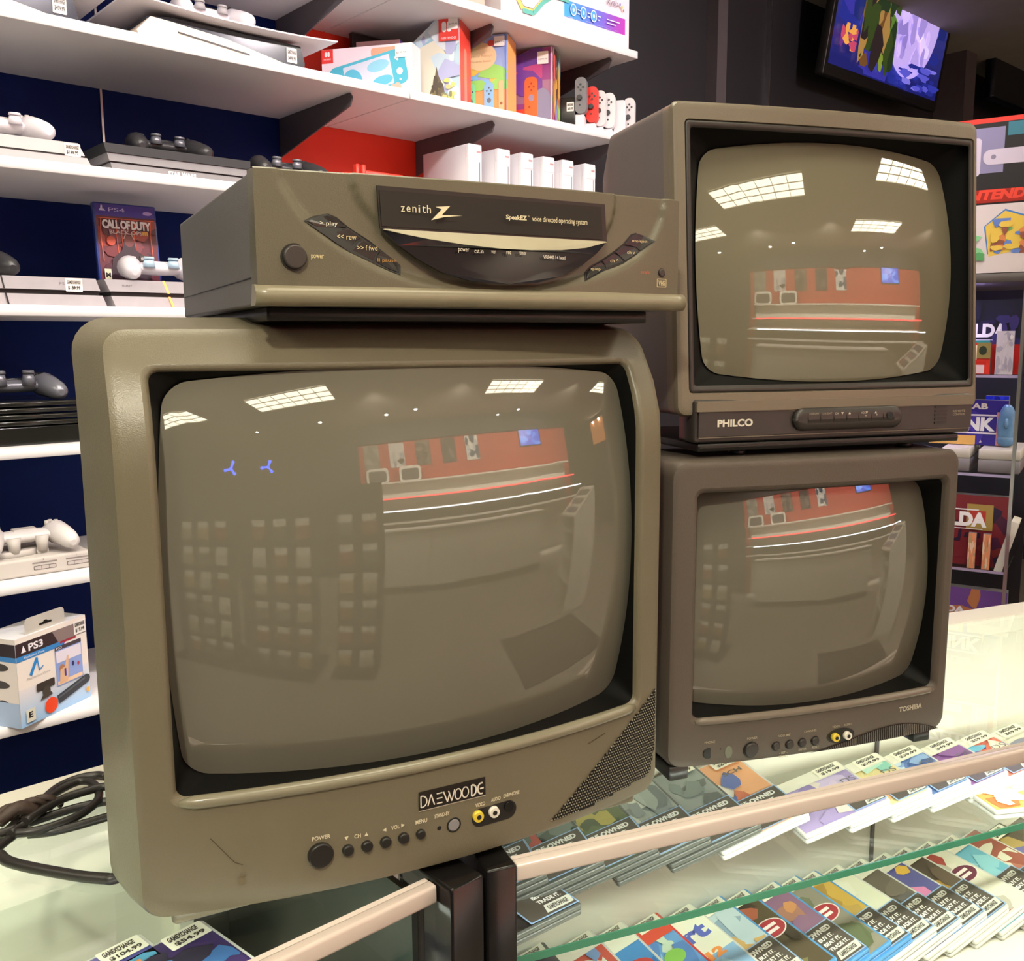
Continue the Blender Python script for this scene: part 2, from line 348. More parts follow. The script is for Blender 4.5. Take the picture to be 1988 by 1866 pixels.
# ------------------------------------------------------------------ display cases
def display_case(frame, x0, x1, yf, yr, label, rear_door_x, dark_from=None, post_at=None, shelf_y=None, deck=-.56, second=None, lit=8):
    t = thing('display_case', label, 'display case', frame((x0+x1)/2, (yf+yr)/2, -1.46), frame.rz); cx, cy = (x0+x1)/2, (yf+yr)/2
    L = (x1-x0)/2; D0, D1 = yf-cy, yr-cy; Z = 1.46-.46
    MB().box(-L+.012, L-.012, D0+.018, D1-.055, Z-.006, Z).build('glass_top', m_glass, t)
    MB().rbox(-L, L, D0, D0+.012, Z-.016, Z+.001, .003, .001, 'x').box(-L, L, D0+.0125, D0+.018, Z-.015, Z-.0005).build('front_rail', m_rail, t)
    MB().rbox(-L, L, D1-.056, D1, Z-.03, Z, .003, .002, 'x').build('rear_rail', m_cream, t)
    MB().box(-L, L, D0+.004, D0+.008, Z+deck+.46+.002, Z-.016).build('front_glass', m_glassf, t)
    zb = Z+deck+.46
    MB().box(-L, L, D0+.002, D1, zb-.03, zb).build('deck', m_cream if not dark_from else [m_cream], t)
    MB().rbox(-L, L, D0+.02, D1-.01, 0, zb-.03, .004, .002).build('base_cabinet', m_cream, t)
    d = MB().box(-L, (dark_from-cx) if dark_from else L, D1-.03, D1-.024, zb, Z-.02).build('rear_door', m_cream, t)
    for q in rear_door_x: MB().box(q-cx-.003, q-cx+.003, D1-.034, D1-.030, zb, Z-.03).build('door_handle_edge', m_bracket, t)
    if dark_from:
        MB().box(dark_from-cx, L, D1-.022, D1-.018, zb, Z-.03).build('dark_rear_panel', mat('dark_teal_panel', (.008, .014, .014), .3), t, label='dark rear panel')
        MB().box(dark_from-cx-.14, L-.008, D0+.03, D1-.06, zb+.0005, zb+.004).build('dark_deck_sheet', mat('dark_teal_panel', 0), t, label='added dark sheet on the deck')  # sheet added to darken the right part of the deck
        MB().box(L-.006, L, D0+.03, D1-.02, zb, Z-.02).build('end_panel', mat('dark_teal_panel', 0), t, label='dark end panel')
        MB().box(dark_from-cx-.016, dark_from-cx, D1-.05, D1-.018, zb, Z-.03).build('door_post', m_cream, t)
    if second is not None:
        g = MB().box(-L+.01, L-.01, shelf_y-cy, D1-.05, Z+second+.46-.008, Z+second+.46); g.build('glass_shelf', m_glass, t)
        MB().box(-L+.01, L-.01, shelf_y-cy-.002, shelf_y-cy-.0001, Z+second+.46-.0085, Z+second+.46+.0005).build('glass_shelf_edge', m_gedge, t, label='green glass edge')
    if post_at:
        px, py0, py1, w_ = post_at
        MB().rbox(px-cx, px-cx+w_, py0-cy, py1-cy, 0, Z+.004, .003, .002).build('corner_post', m_blkg, t, label='gloss black corner post')
    m_strip = mat('lit_led_strip', (1, 1, .95), .5, emit=(.93, 1, .86), es=5)
    MB().box(-L+.02, L-.02, D0+.013, D0+.017, Z-.023, Z-.0155).build('led_strip', m_strip, t)
    if lit:
        l = light('case_led_light', 'AREA', frame(cx, yf+.02, -.49), lit, (.98, 1, .87), shape='RECTANGLE', size=L*1.9, size_y=.012)
        l.rotation_euler = (math.radians(38), 0, frame.rz)
    return t
# left case: parallel to the shelves; right case: turned towards the room
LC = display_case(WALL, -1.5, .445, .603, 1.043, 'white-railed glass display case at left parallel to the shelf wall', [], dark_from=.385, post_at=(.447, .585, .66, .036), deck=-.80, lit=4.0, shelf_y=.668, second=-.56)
RC = display_case(CASE, .292, 2.1, .720, 1.168, 'long glass display case at right with two rows of games', [1.10], post_at=(.262, .716, .80, .029), shelf_y=.867, deck=-.89, second=-.66, lit=4.5)

# ------------------------------------------------------------------ picture-tube televisions
def screen_mesh(cx, cz, hw, hh, r_, R_, v_edge_mid, tilt=0.0, ax=None, bow=.012):
    # domed tube face: apex at v_edge_mid, sphere radius R_; outline a rounded rectangle with bowed sides
    def out(k):
        pts = []
        for x, z in rrect(cx, cz, hw, hh, r_, 6, 18):
            sx, sz = (x-cx)/hw, (z-cz)/hh
            x2 = x + sx*bow*(1-sz*sz)*(abs(sx) > .5); z2 = z + sz*bow*(1-sx*sx)*(abs(sz) > .5)
            pts.append((cx+(x2-cx)*k, cz+(z2-cz)*k))
        return pts
    axv = Vector((0, -math.cos(tilt), math.sin(tilt))); apex = Vector((cx, v_edge_mid, cz)); cen = apex - axv*R_
    def sph(x, z):
        dx, dz = x-cen.x, z-cen.z; return cen.y - math.sqrt(max(R_*R_-dx*dx-dz*dz, 0))
    mb = MB(); rs = []
    ks = [1.0, .985] + [1-.035*i for i in range(1, 28)]
    for k in ks: rs.append([(x, sph(x, z), z) for x, z in out(k)])
    mb.loft(rs, sm=True, cap0=False, cap1=True); mb.sm[-1] = True
    edge = rs[0]
    return mb, edge, sph, out

def ring(cx, cz, hw, hh, r_, es=14): return rrect(cx, cz, hw, hh, r_, 6, es)

def crt(label, loc, rz, Wd, out_, opn, vf, rec, sc, body, m_bez, m_body, m_tube, lipw=.006, name='crt_television', flange=(.018, .06), surround=None, scale=None, lipbar=None):
    t = thing(name, label, 'television', loc, rz, 'old picture-tube televisions')
    if scale: t.scale = (scale,)*3
    ox, oz, ohw, ohh, orad = out_; px_, pz, phw, phh, prad = opn
    R2 = lambda hw, hh, r_, cx, cz, f: [(x, f(x, z), z) for x, z in ring(cx, cz, hw, hh, r_)]
    # bezel: flange ring, rounded outer edge, front surface, lip, walls of the recess
    b = MB(); fo, fv = flange
    rs = [R2(ohw+fo, ohh+fo*.45, orad+fo*.6, ox, oz+fo*.1, lambda x, z: vf(x, z)+fv),
          R2(ohw+fo*.55, ohh+fo*.25, orad+fo*.3, ox, oz, lambda x, z: vf(x, z)+fv*.5),
          R2(ohw+.001, ohh+.001, orad, ox, oz, lambda x, z: vf(x, z)+.005), R2(ohw-.0008, ohh-.0008, orad, ox, oz, lambda x, z: vf(x, z)+.0012), R2(ohw-.004, ohh-.004, orad, ox, oz, vf)]
    N = 7
    for i in range(1, N+1):
        k = i/N; g = lambda a, c: a+(c-a)*k
        rs.append(R2(g(ohw-.004, phw+lipw), g(ohh-.004, phh+lipw), g(orad, prad+lipw*.5), g(ox, px_), g(oz, pz), vf))
    for a, v_ in ((lipw*.55, .001), (lipw*.2, .0035), (0, .007)):
        rs.append(R2(phw+a, phh+a, prad+a*.4, px_, pz, lambda x, z, v_=v_: vf(x, z)+v_))
    b.loft(rs[:4], cap0=False, cap1=False); b.loft(rs[3:-3], cap0=False, cap1=False); b.loft(rs[-4:], cap0=False, cap1=False)
    b.build('bezel', m_bez, t)
    if lipbar:
        u0, u1, zl, rl, ml = lipbar; us = [u0+(u1-u0)*i/40 for i in range(41)]
        MB().sweep([(u, vf(u, zl)+rl*.35, zl) for u in us], [rl*.5]+[rl]*39+[rl*.5], 12).build('lower_lip', ml, t)
    # dark surround from the lip to the tube
    scx, scz, shw, shh, srad, sR, sv, stilt = sc
    sm_, edge, sph, outl = screen_mesh(scx, scz, shw, shh, srad, sR, sv, stilt)
    s_ = MB(); n_ = len(edge)
    r0 = [(x, vf(x, z)+.007, z) for x, z in rrect(px_, pz, phw, phh, prad, 6, 18)]
    r1 = [(x+(e[0]-x)*.75, max(vf(x, z)+.007+(e[1]-vf(x, z)-.007)*.8, vf(x, z)+.008), z+(e[2]-z)*.75) for (x, _, z), e in zip(r0, edge)]
    r2 = [(e[0], e[1]+.002, e[2]) for e in edge]
    s_.loft([r0, r1, r2], cap0=False, cap1=False); s_.build('screen_surround', surround or mat('dull_black_surround', (.004, .0038, .0034), .55, noise=.3, spec=.15), t)
    sm_.build('screen', m_tube, t)
    # cabinet behind
    c = MB(); cr = []
    cr.append([(x, vf(x, z)+fv, z) for x, z in ring(ox, oz+fo*.1, ohw+fo, ohh+fo*.45, orad+fo*.6)])
    for (k, v_, dz, rr_) in body:
        cr.append([(x, v_, z) for x, z in ring(ox, oz+dz, (ohw+fo)*k, (ohh+fo*.45)*k, (orad+fo*.6)*rr_)])
    c.loft([r_ for r_ in cr][::-1], cap0=True, cap1=False); c.build('cabinet', m_body, t)
    return t

def on(vf, off=.0006): return lambda a, b, h: (a, vf(a, b)-off-h, b)
def lettering(t, vf, items, col, name='lettering', m=None):
    A_ = Art(on(vf))
    for it in items:
        A_.text(*it[:5], it[5] if len(it) > 5 else col, **(it[6] if len(it) > 6 else {}))
    return A_.build(name, m or INK, t)
def button(t, vf, u, z, r_, m, name='button', h=.003, n=24, collar=None):
    v = vf(u, z); mb = MB()
    mb.cyl((u, v+.002, z), (u, v-h, z), r_, n=n, ch=min(.0012, r_*.3)); b = mb.build(name, m, t)
    if collar: MB().cyl((u, v+.002, z), (u, v-.0005, z), r_*1.16, n=n).build('button_collar', collar, b)
    return b

# --- large television
def f_d(u, z):
    s = 2*u/.49-1; v = -.033*(1-s*s)
    if z > .37: v += .047*((z-.37)/.1)**2
    return v
f_d0 = lambda u, z: 0
dae = crt('largest grey picture-tube television, front left under the video recorder', (-.2916, .6805, H0-.46), math.radians(27), .49,
          (.245, .2425, .245, .2305, .018), (.2445, .2745, .2145, .1655, .008), f_d, .02,
          (.2468, .2725, .2055, .158, .018, .65, -.026, 0),
          [(.985, .10, 0, 1), (.97, .22, -.004, 1), (.80, .33, -.03, 1.5), (.6, .42, -.07, 1.5)], m_dae, m_dae2, m_crt, flange=(.018, .055), lipbar=(.031, .4575, .1055, .0055, mat('highlight_olive_lip', (.20, .18, .125), .22)))  # lower lip coloured lighter to carry the light caught from above
m_lbl = 'd8cfb4'
MB().rbox(.022, .466, .002, .2, 0, .0135, .004, .002).build('plinth', m_dae, dae)
button(dae, f_d, .1355, .0461, .0105, m_blk, 'power_button', .004, 32)
for u in (.1578, .1738, .1897, .2055, .2207): button(dae, f_d, u, .0456, .0048 if u < .21 else .0042, m_blk, 'button', .0035)
button(dae, f_d, .2382, .0463, .0022, m_blk, 'standby_light', .0002)
button(dae, f_d, .2517, .0460, .0058, mat('grey_lens', (.23, .22, .23), .25), 'remote_sensor', .0008, collar=m_blk)
jp = MB().prism(rrect(.2915, .0462, .0225, .0085, .0085), -.0004, .003, f=f_d); jk = jp.build('jack_recess', m_blk, dae)
for u, c, nm in ((.2745, (.75, .55, .05), 'video_jack'), (.2903, (.75, .70, .62), 'audio_jack')):
    v = f_d(u, .0492); MB().cyl((u, v+.001, .0488), (u, v-.004, .0488), .0052, .0047).build(nm, mat(nm+'_ring', c, .35), dae)
    MB().cyl((u, v-.0035, .0488), (u, v-.0045, .0488), .0021).build('socket', m_blk, dae)
MB().cyl((.306, f_d(.306, .05)-.0004, .0495), (.306, f_d(.306, .05)-.002, .0495), .0045).build('earphone_socket', m_blkg, dae)
lg = Art(on(f_d, .0007)); lg.poly([(.2195, .0665), (.2825, .0665), (.2825, .0835), (.2195, .0835)], '1c1512'); lg.line([(.2195, .0662), (.2825, .0662)], .0008, 'a8a090')
# stylised wordmark: D A(no bar) E(three bars) W O O  D C
c_, x, z0, z1 = 'd9d2c4', .2215, .0695, .0795; lw = .0011; k = .0066
def arc(cx, cz, rx, rz_, a0, a1, n=14): return [(cx+rx*math.cos(math.radians(a0+(a1-a0)*i/n)), cz+rz_*math.sin(math.radians(a0+(a1-a0)*i/n))) for i in range(n+1)]
zm = (z0+z1)/2; hz = (z1-z0)/2
Dd = lambda a, w_, f=1: lg.line([(a, z0), (a, z1)]+arc(a+.0008, zm, w_-.0008, hz, 90, -90)+[(a, z0)], lw*f, c_)
Dd(x, .0054)
lg.line([(x+.0062, z0), (x+.0092, z1), (x+.0122, z0)], lw, c_)
for zz in (z0+.0005, zm, z1-.0005): lg.line([(x+.0142, zz), (x+.0195, zz)], lw, c_)
lg.line([(x+.0205, z1), (x+.0240, z0), (x+.0262, z1-.002)], lw, c_); lg.line([(x+.0250, z1), (x+.0280, z0), (x+.0308, z1)], lw, c_)
lg.line(arc(x+.0340, zm, .0030, hz*.95, 0, 360, 20), lw, c_); lg.line(arc(x+.0408, zm, .0030, hz*.95, 0, 360, 20), lw, c_)
Dd(x+.0468, .0046, 1.4); lg.line(arc(x+.0562, zm, .0034, hz, 70, 290), lw*1.4, c_); lg.line([(x+.0548, zm), (x+.0585, zm)], lw*1.3, c_)
lg.build('brand_badge', INK, dae)
W_ = lambda s, u, z, w, h=.0036: (s, u-w/2, z, w, h, m_lbl, dict(bold=.02))
lettering(dae, f_d, [W_('POWER', .1365, .0592, .015), W_('CH', .1662, .0545, .0055), W_('VOL', .1985, .0553, .0075), W_('MENU', .2215, .0553, .0105), W_('STAND-BY', .2405, .0568, .014), W_('VIDEO', .277, .0573, .0095), W_('AUDIO', .2925, .0585, .0095), W_('EARPHONE', .3085, .0590, .0165)], m_lbl)
ar = Art(on(f_d, .0007))
for u, z, d in ((.157, .056, 'd'), (.1735, .0565, 'u'), (.1888, .0568, 'l'), (.2052, .0575, 'r')):
    q = .0017; P = {'d': [(u-q, z+q), (u, z-q), (u+q, z+q)], 'u': [(u-q, z-q), (u+q, z-q), (u, z+q)], 'l': [(u+q, z-q), (u+q, z+q), (u-q, z)], 'r': [(u-q, z-q), (u+q, z), (u-q, z+q)]}[d]; ar.poly(P, m_lbl)
ar.build('button_arrows', INK, dae)
# speaker grille: triangular patch with raised dots on a dark ground
g0 = Art(on(f_d, .0003)); TRI = [(.351, .0215), (.40, .0225), (.4785, .0305), (.4862, .060), (.4862, .118)]
def inside(x, z, P):
    c = False; j = len(P)-1
    for i in range(len(P)):
        if (P[i][1] > z) != (P[j][1] > z) and x < (P[j][0]-P[i][0])*(z-P[i][1])/(P[j][1]-P[i][1])+P[i][0]: c = not c
        j = i
    return c
for i in range(60):
    for j in range(44):
        x, z = .35+i*.0024, .0205+j*.0024
        if inside(x, z, TRI): q = .0013; g0.k = 4; g0.poly([(x-q, z-q), (x+q, z-q), (x+q, z+q), (x-q, z+q)], '14100d')
gr = g0.build('speaker_grille', INKM, dae)
gm = MB(); st = .0033
for i in range(0, 64):
    for j in range(-10, 60):
        x, z = .346+i*st*.92+j*st*.42, .014+j*st*.83 - i*0
        if inside(x, z, TRI):
            v = f_d(x, z)-.0010; q = st*.37
            gm.add([(x-q, v+.0004, z), (x, v+.0004, z-q), (x+q, v+.0004, z), (x, v+.0004, z+q), (x, v-.0008, z)], [(0, 1, 4), (1, 2, 4), (2, 3, 4), (3, 0, 4)])
gm.build('grille_mesh', m_dae, gr)
sc_ = Art(on(f_d, .0004)); sc_.line([(.395, .0855), (.4165, .0905)], .0012, '4c4234'); sc_.line([(.052, .075), (.069, .052), (.075, .049)], .0007, '4a4030'); sc_.blobs(.07, .03, .085, .045, ['6b604a'], 3, 4); sc_.build('scratch_marks', INKM, dae)

# --- lower right television
f_t = lambda u, z: -.012*(1-(2*u/.36-1)**2)
tos = crt('charcoal picture-tube television, bottom of the right stack on the glass case', (.1648, .9393, H0-.46+.0088), math.radians(17.5), .36,
          (.1795, .1705, .1815, .1665, .016), (.1845, .1805, .1575, .1235, .008), f_t, .02,
          (.1795, .1835, .149, .116, .014, .52, -.008, 0.0),
          [(.985, .12, 0, 1), (.95, .2, -.002, 1), (.7, .3, -.03, 1.5)], m_tos, m_tos, m_crt, flange=(.003, .05), scale=.981, lipbar=(.028, .341, .0545, .0045, mat('highlight_bronze_lip', (.17, .14, .11), .25)))  # lower lip lightened in colour as if catching light from above
for x0 in (-.001, .318): MB().rbox(x0, x0+.024, -.001, .19, -.009, .006, .003, .001).build('foot', m_blk, tos)
button(tos, f_t, .0442, .0187, .0072, m_blk, 'phone_jack', .0002); button(tos, f_t, .0576, .022, .0010, m_blk, 'indicator', .0002)
MB().loft([[(.067+.0045*math.cos(a), f_t(.067, 0)-h, .0178+.0068*math.sin(a)) for a in [2*PI*i/20 for i in range(20)]] for h in (-.001, .0008)]).build('remote_sensor', mat('grey_green_lens', (.16, .17, .13), .2), tos)
button(tos, f_t, .0937, .0175, .0082, m_dkpan, 'power_button', .003, collar=m_blk)
for u in (.1241, .1408, .1569, .1734): button(tos, f_t, u, .0181, .0047, m_dkpan, 'button', .003, collar=m_blk)
MB().loft([[(.2071+.0185*math.cos(a), f_t(.207, 0)-h, .0197+.0088*math.sin(a)) for a in [2*PI*i/28 for i in range(28)]] for h in (-.002, .0004)]).build('jack_recess', m_blk, tos)
for u, c, nm in ((.1990, (.75, .55, .05), 'video_jack'), (.2150, (.75, .70, .62), 'audio_jack')):
    v = f_t(u, .02); MB().cyl((u, v+.001, .0193), (u, v-.005, .0193), .0050, .0044).build(nm, mat(nm+'_ring', c), tos)
    MB().cyl((u, v-.0045, .0193), (u, v-.0055, .0193), .002).build('socket', m_blk, tos)
c2 = 'a79c86'; W2 = lambda s, u, z, w, h=.0026: (s, u-w/2, z, w, h, c2, dict(bold=.01))
lettering(tos, f_t, [('TOSHIBA', .2885, .0350, .0350, .0062, 'c2b9a6', dict(bold=.035)), W2('PHONE', .0447, .0302, .0122), W2('POWER', .0945, .0298, .0122), W2('VOLUME', .1335, .0285, .0150), W2('CHANNEL', .1668, .0295, .0165), W2('- SET -', .133, .0085, .010), W2('MENU', .133, .0045, .011), W2('ENTER', .157, .0095, .010), W2('RESET', .1735, .0098, .009), W2('VIDEO', .1995, .0305, .0098), W2('AUDIO', .215, .0308, .0098)], c2)
gp = Art(on(f_t, .0003)); top = [(.165+.187*i/20, .0052+.0160*math.sin(PI*(i/20)**1.45) if 0 < i < 20 else .0052) for i in range(21)]
for i in range(20):
    (a_, b_), (c_1, d_1) = top[i], top[i+1]; gp.k = 4; gp.poly([(a_, .0050), (c_1, .0050), (c_1, d_1), (a_, b_)], '241d18')
gp_ = gp.build('speaker_grille', INKM, tos)
rb = MB()
for i in range(62):
    x = .168+i*.0029; k = (x-.165)/.187*20; j = int(k); zt = top[j][1]+(top[j+1][1]-top[j][1])*(k-j)-.0008; zb_ = .0050
    if zt > zb_+.002: rb.prism([(x, zb_), (x+.0014, zb_), (x+.0014-.0006, zt), (x-.0006, zt)], -.0016, 0, f=f_t)
rb.build('grille_ribs', m_tos, gp_)

# --- upper right television
f_p = lambda u, z: .081*z-.008*(1-(2*u/.375-1)**2)
phi = crt('bronze-grey picture-tube television with push-button strip, on top of the right stack', (.1715, .9624, H0-.0753), math.radians(17.1), .375,
          (.1875, .158, .1885, .1575, .009), (.191, .1605, .1785, .1365, .004), f_p, .03,
          (.193, .1585, .150, .1145, .016, .60, .008, .08),
          [(1.0, .06, 0, 1), (1.0, .09, 0, 1), (1.0, .185, 0, 1), (.92, .24, -.012, 2), (.72, .32, -.03, 3)], m_phi, m_phib, m_crtp, lipw=.0012, flange=(.0006, .022))
# stepped black recess frame
fr = MB(); f1 = lambda u, z: f_p(u, z)
rr_ = lambda hw, hh, v, r_=.003: [(x, f_p(x, z)+v, z) for x, z in ring(.191, .1605, hw, hh, r_)]
fr.loft([rr_(.1783, .1363, .004), rr_(.1783, .1363, .0005), rr_(.1765, .1345, .0004), rr_(.1735, .130, .0006), rr_(.1732, .1297, .002)], cap0=False, cap1=False).build('inner_frame', m_dkpan, phi)
pan = MB().rbox(.0148, .3648, -.004, .03, -.028, .0165, .004, .002, 'y').build('control_panel', m_dkpan, phi)
MB().prism([(.0165, .0045), (.363, .0045), (.363, .0150), (.0165, .0150)], -.0082, -.003).build('panel_ridge', m_phi, phi)
MB().prism([(.0195, -.0215), (.363, -.0215), (.363, .0040), (.0195, .0040)], -.0062, -.003).build('panel_inset', mat('panel_brown_black', (.036, .03, .028), .35), phi)
for za in (-.0225, .0042): MB().box(.0195, .363, -.0068, -.0060, za-.0004, za+.0004).build('panel_groove', m_phi, phi)
MB().rbox(.022, .352, -.001, .20, -.0375, -.029, .002, .001).box(.023, .350, -.003, .0, -.0335, -.0325).build('plinth', m_blk, phi)
for x0 in (.08, .295): MB().cyl((x0, .02, -.0375), (x0, .02, -.0445), .009).build('foot', m_blk, phi)
bp_ = rrect(.1977, -.0065, .0685, .0125, .0125, 8)
MB().loft([[(x, -.006, z) for x, z in bp_], [(.1977+(x-.1977)*.995, -.010, -.0065+(z+.0065)*.96) for x, z in bp_], [(.1977+(x-.1977)*.97, -.0125, -.0065+(z+.0065)*.7) for x, z in bp_], [(.1977+(x-.1977)*.955, -.0130, -.0065+(z+.0065)*.3) for x, z in bp_]]).build('button_bar', m_dkpan, phi)
for u0, u1 in zip((.1441, .1593, .1757, .1918, .2069, .2227, .2382), (.1593, .1757, .1918, .2069, .2227, .2382, .2539)):
    P = [(-.0055, -.0182), (-.0115, -.0165), (-.0139, -.0065), (-.0122, .0025), (-.0068, .0055)]
    MB().loft([[(u0+.0005, y, z) for y, z in P], [(u1-.0005, y, z) for y, z in P]][::-1], sm=False).build('button', m_dkpan, phi)
MB().cyl((.2467, -.012, -.0046), (.2467, -.0146, -.0046), .0040).build('sensor_hole', m_blkg, phi)
for i in range(6):
    z = -.0165+i*.0044; MB().box(.3123, .3284, -.0072, -.006, z, z+.0022).build('vent_slot', m_blk, phi)
f_pp = lambda u, z: -.0062; cp = 'cfc8b8'
lettering(phi, f_pp, [('PHILCO', .0405, -.0118, .0415, .0078, 'd8d2c2', dict(bold=.04)), ('REMOTE', .3365, -.0042, .017, .0024, 'b3a890'), ('CONTROL', .3365, -.0078, .017, .0024, 'b3a890')], cp)
lettering(phi, lambda u, z: -.0131, [('DISPLAY', .1455, -.0012, .0120, .0020, 'a79c86'), ('CH.ENT', .1612, -.0014, .0120, .0020, 'a79c86'), ('CH', .177, -.0018, .0042, .0022, cp), ('VOL', .2095, -.0020, .0060, .0022, cp), ('+', .2285, -.0045, .0022, .0022, cp), ('-', .2145, -.0045, .0022, .0007, cp)], cp, 'button_lettering')
a2 = Art(lambda a, b, h: (a, -.0133-h, b))
for u, d in ((.1865, -1), (.1955, 1), (.217, -1), (.2285, 1)): a2.poly([(u-.0016, -.0008-d*.0012), (u+.0016, -.0008-d*.0012), (u, -.0008+d*.0014)][::d], cp)
a2.build('button_arrows', INK, phi)

# ------------------------------------------------------------------ video cassette recorder
vcr = thing('video_cassette_recorder', 'grey video cassette recorder lying on top of the largest television', 'video recorder', (-.186, .708, H0+.0287), math.radians(27.4))
def sstep(x): x = max(0, min(1, x)); return x*x*(3-2*x)
def pw(pts, u):
    for (a, b), (c, d) in zip(pts[:-1], pts[1:]):
        if a <= u <= c:
            t = (u-a)/(c-a); return b+(d-b)*t
    return 9
O1 = [(.0158, .101), (.019, .085), (.028, .0698), (.040, .056), (.06, .041), (.09, .0255), (.12, .0165), (.16, .0118), (.20, .0110), (.24, .0138), (.28, .0225), (.31, .031), (.335, .0425), (.353, .059), (.364, .078), (.3665, .101)]
O2 = [(.0700, .101), (.0735, .085), (.0773, .0759), (.086, .066), (.10, .052), (.12, .036), (.15, .0235), (.19, .0175), (.23, .0195), (.26, .028), (.28, .040), (.297, .057), (.308, .075), (.311, .101)]
def f_v(u, z):
    v = -.012*(1-(2*u/.38-1)**2)
    d1 = z-pw(O1, u); d2 = z-pw(O2, u)
    if d1 > -1: v += .0044*sstep(d1/.010)
    if d2 > -1: v += -.0030*sstep(d2/.006)
    return v
fb = lambda u, z: -.012*(1-(2*u/.38-1)**2)
fc = MB(); NU, NZ = 150, 40; VX = lambda i: -.001+.384*i/NU
vs = []; fs = []
for j in range(NZ+1):
    for i in range(NU+1):
        u = VX(i); z = .014+.0845*j/NZ; vs.append((u, f_v(u, z), z))
for j in range(NZ):
    for i in range(NU): a = j*(NU+1)+i; fs.append((a, a+1, a+NU+2, a+NU+1))
fc.add(vs, fs, sm=True)
edge = [VX(i) for i in range(NU+1)]
fc.loft([[(u, f_v(u, .0985), .0985) for u in edge], [(u, f_v(u, .0985)+.0012, .0997) for u in edge], [(u, .02, .0999) for u in edge]], closed=False, cap0=False, cap1=False)
fc.loft([[(-.001, f_v(-.001, z), z) for z in (.014, .05, .0985)], [(-.001, .02, z) for z in (.014, .05, .0999)]], closed=False, cap0=False, cap1=False, sm=False)
fc.loft([[(.383, .02, z) for z in (.014, .05, .0999)], [(.383, f_v(.383, z), z) for z in (.014, .05, .0985)]], closed=False, cap0=False, cap1=False, sm=False)
fc.build('faceplate', m_vcr, vcr)
lp = MB(); prof = [(.012, .0), (-.002, .0002), (-.0055, .004), (-.0062, .008), (-.0045, .0125), (-.001, .0150), (.006, .0158)]
lp.loft([[(u, fb(u, 0)+a+.0012, b) for a, b in prof] for u in [-.0035+.394*i/40 for i in range(41)]][::-1], closed=True); lp.build('front_lip', m_lip, vcr)
MB().rbox(.0005, .3805, .018, .36, .0005, .099, .002, .001, 'y', sm=False).build('housing', m_vcrs, vcr)
MB().box(-.0002, .0003, .021, .359, .0215, .0222).build('cover_seam', m_blk, vcr)
MB().rbox(.012, .37, .03, .34, -.0105, .0003, .002, .001).build('chassis_base', m_blk, vcr)
win = MB(); wv = [(.0894, .0905), (.0910, .0590), (.2975, .0575), (.2948, .0890)]
win.prism([(a, b) for a, b in wv][::1], -.0032, -.0008, f=lambda u, z: fb(u, z)); win.build('tape_slot_frame', m_blk, vcr)
win2 = [(.0908, .0872), (.0921, .0605), (.2925, .0593), (.2905, .0862)]
MB().prism(win2, -.0040, -.0030, f=fb).build('tape_door', mat('tape_door_plastic', (.020, .017, .014), .5, spec=.3), vcr)
fw = lambda u, z: fb(u, z)-.0042
lt = Art(on(fw, .0003)); cz = 'd9cfae'
xs = [.1073, .1118, .1165, .1213, .1243, .1283]
for ch, a in zip('zenith', xs):
    ht = {'t': .0052, 'h': .0060, 'i': .0056}.get(ch, .0042); lt.text(ch, a, .0718, .0014 if ch == 'i' else .0032, ht, cz)
lt.poly([(.1353, .0768), (.1475, .0780), (.1405, .0709), (.1580, .0712), (.1425, .0694), (.1315, .0665), (.1405, .0752)], cz)
lt.text('SpeakEZ', .1965, .0695, .0192, .0048, cz, bold=.03); lt.text('TM', .2163, .0735, .0020, .0010, cz); lt.text('voice directed operating system', .2205, .0690, .0545, .0056, cz, bold=.005)
lt.build('lettering', INK, vcr)
# display crescent
sm_low = [(.0925, .0575), (.105, .0465), (.12, .0365), (.14, .0268), (.165, .0208), (.1985, .0191), (.225, .0208), (.25, .0270), (.27, .0365), (.285, .0465), (.2965, .0570)]
sm_mid = [(.2965, .0570), (.275, .0515), (.25, .0485), (.22, .0472), (.19, .0474), (.16, .0492), (.13, .0522), (.11, .0550), (.0925, .0580)]
MB().prism(sm_low + sm_mid[1:-1], -.0034, .0, f=lambda u, z: fb(u, z)-.0022*max(0, min(1, (.058-z)/.03))).build('display_window', mat('smoked_display', (.006, .005, .008), .06, coat=.6), vcr)
MB().prism(sm_mid[::-1] + [(.2955, .0578), (.094, .0585)], -.0046, .0, f=fb).build('display_ledge', mat('bright_ledge', (.42, .38, .27), .22), vcr)
fd = lambda u, z: fb(u, z)-.0022*max(0, min(1, (.058-z)/.03))-.0036
lettering(vcr, fd, [('power', .1540, .0426, .0095, .0036), ('cst.in', .1680, .0428, .0078, .0034), ('vcr', .1828, .0430, .0042, .0024), ('rec', .1965, .0430, .0042, .0024), ('timer', .2085, .0430, .0065, .0032), ('VR8440 / 4 head', .2310, .0405, .0215, .0030)], 'd8d0c0', 'display_lettering')
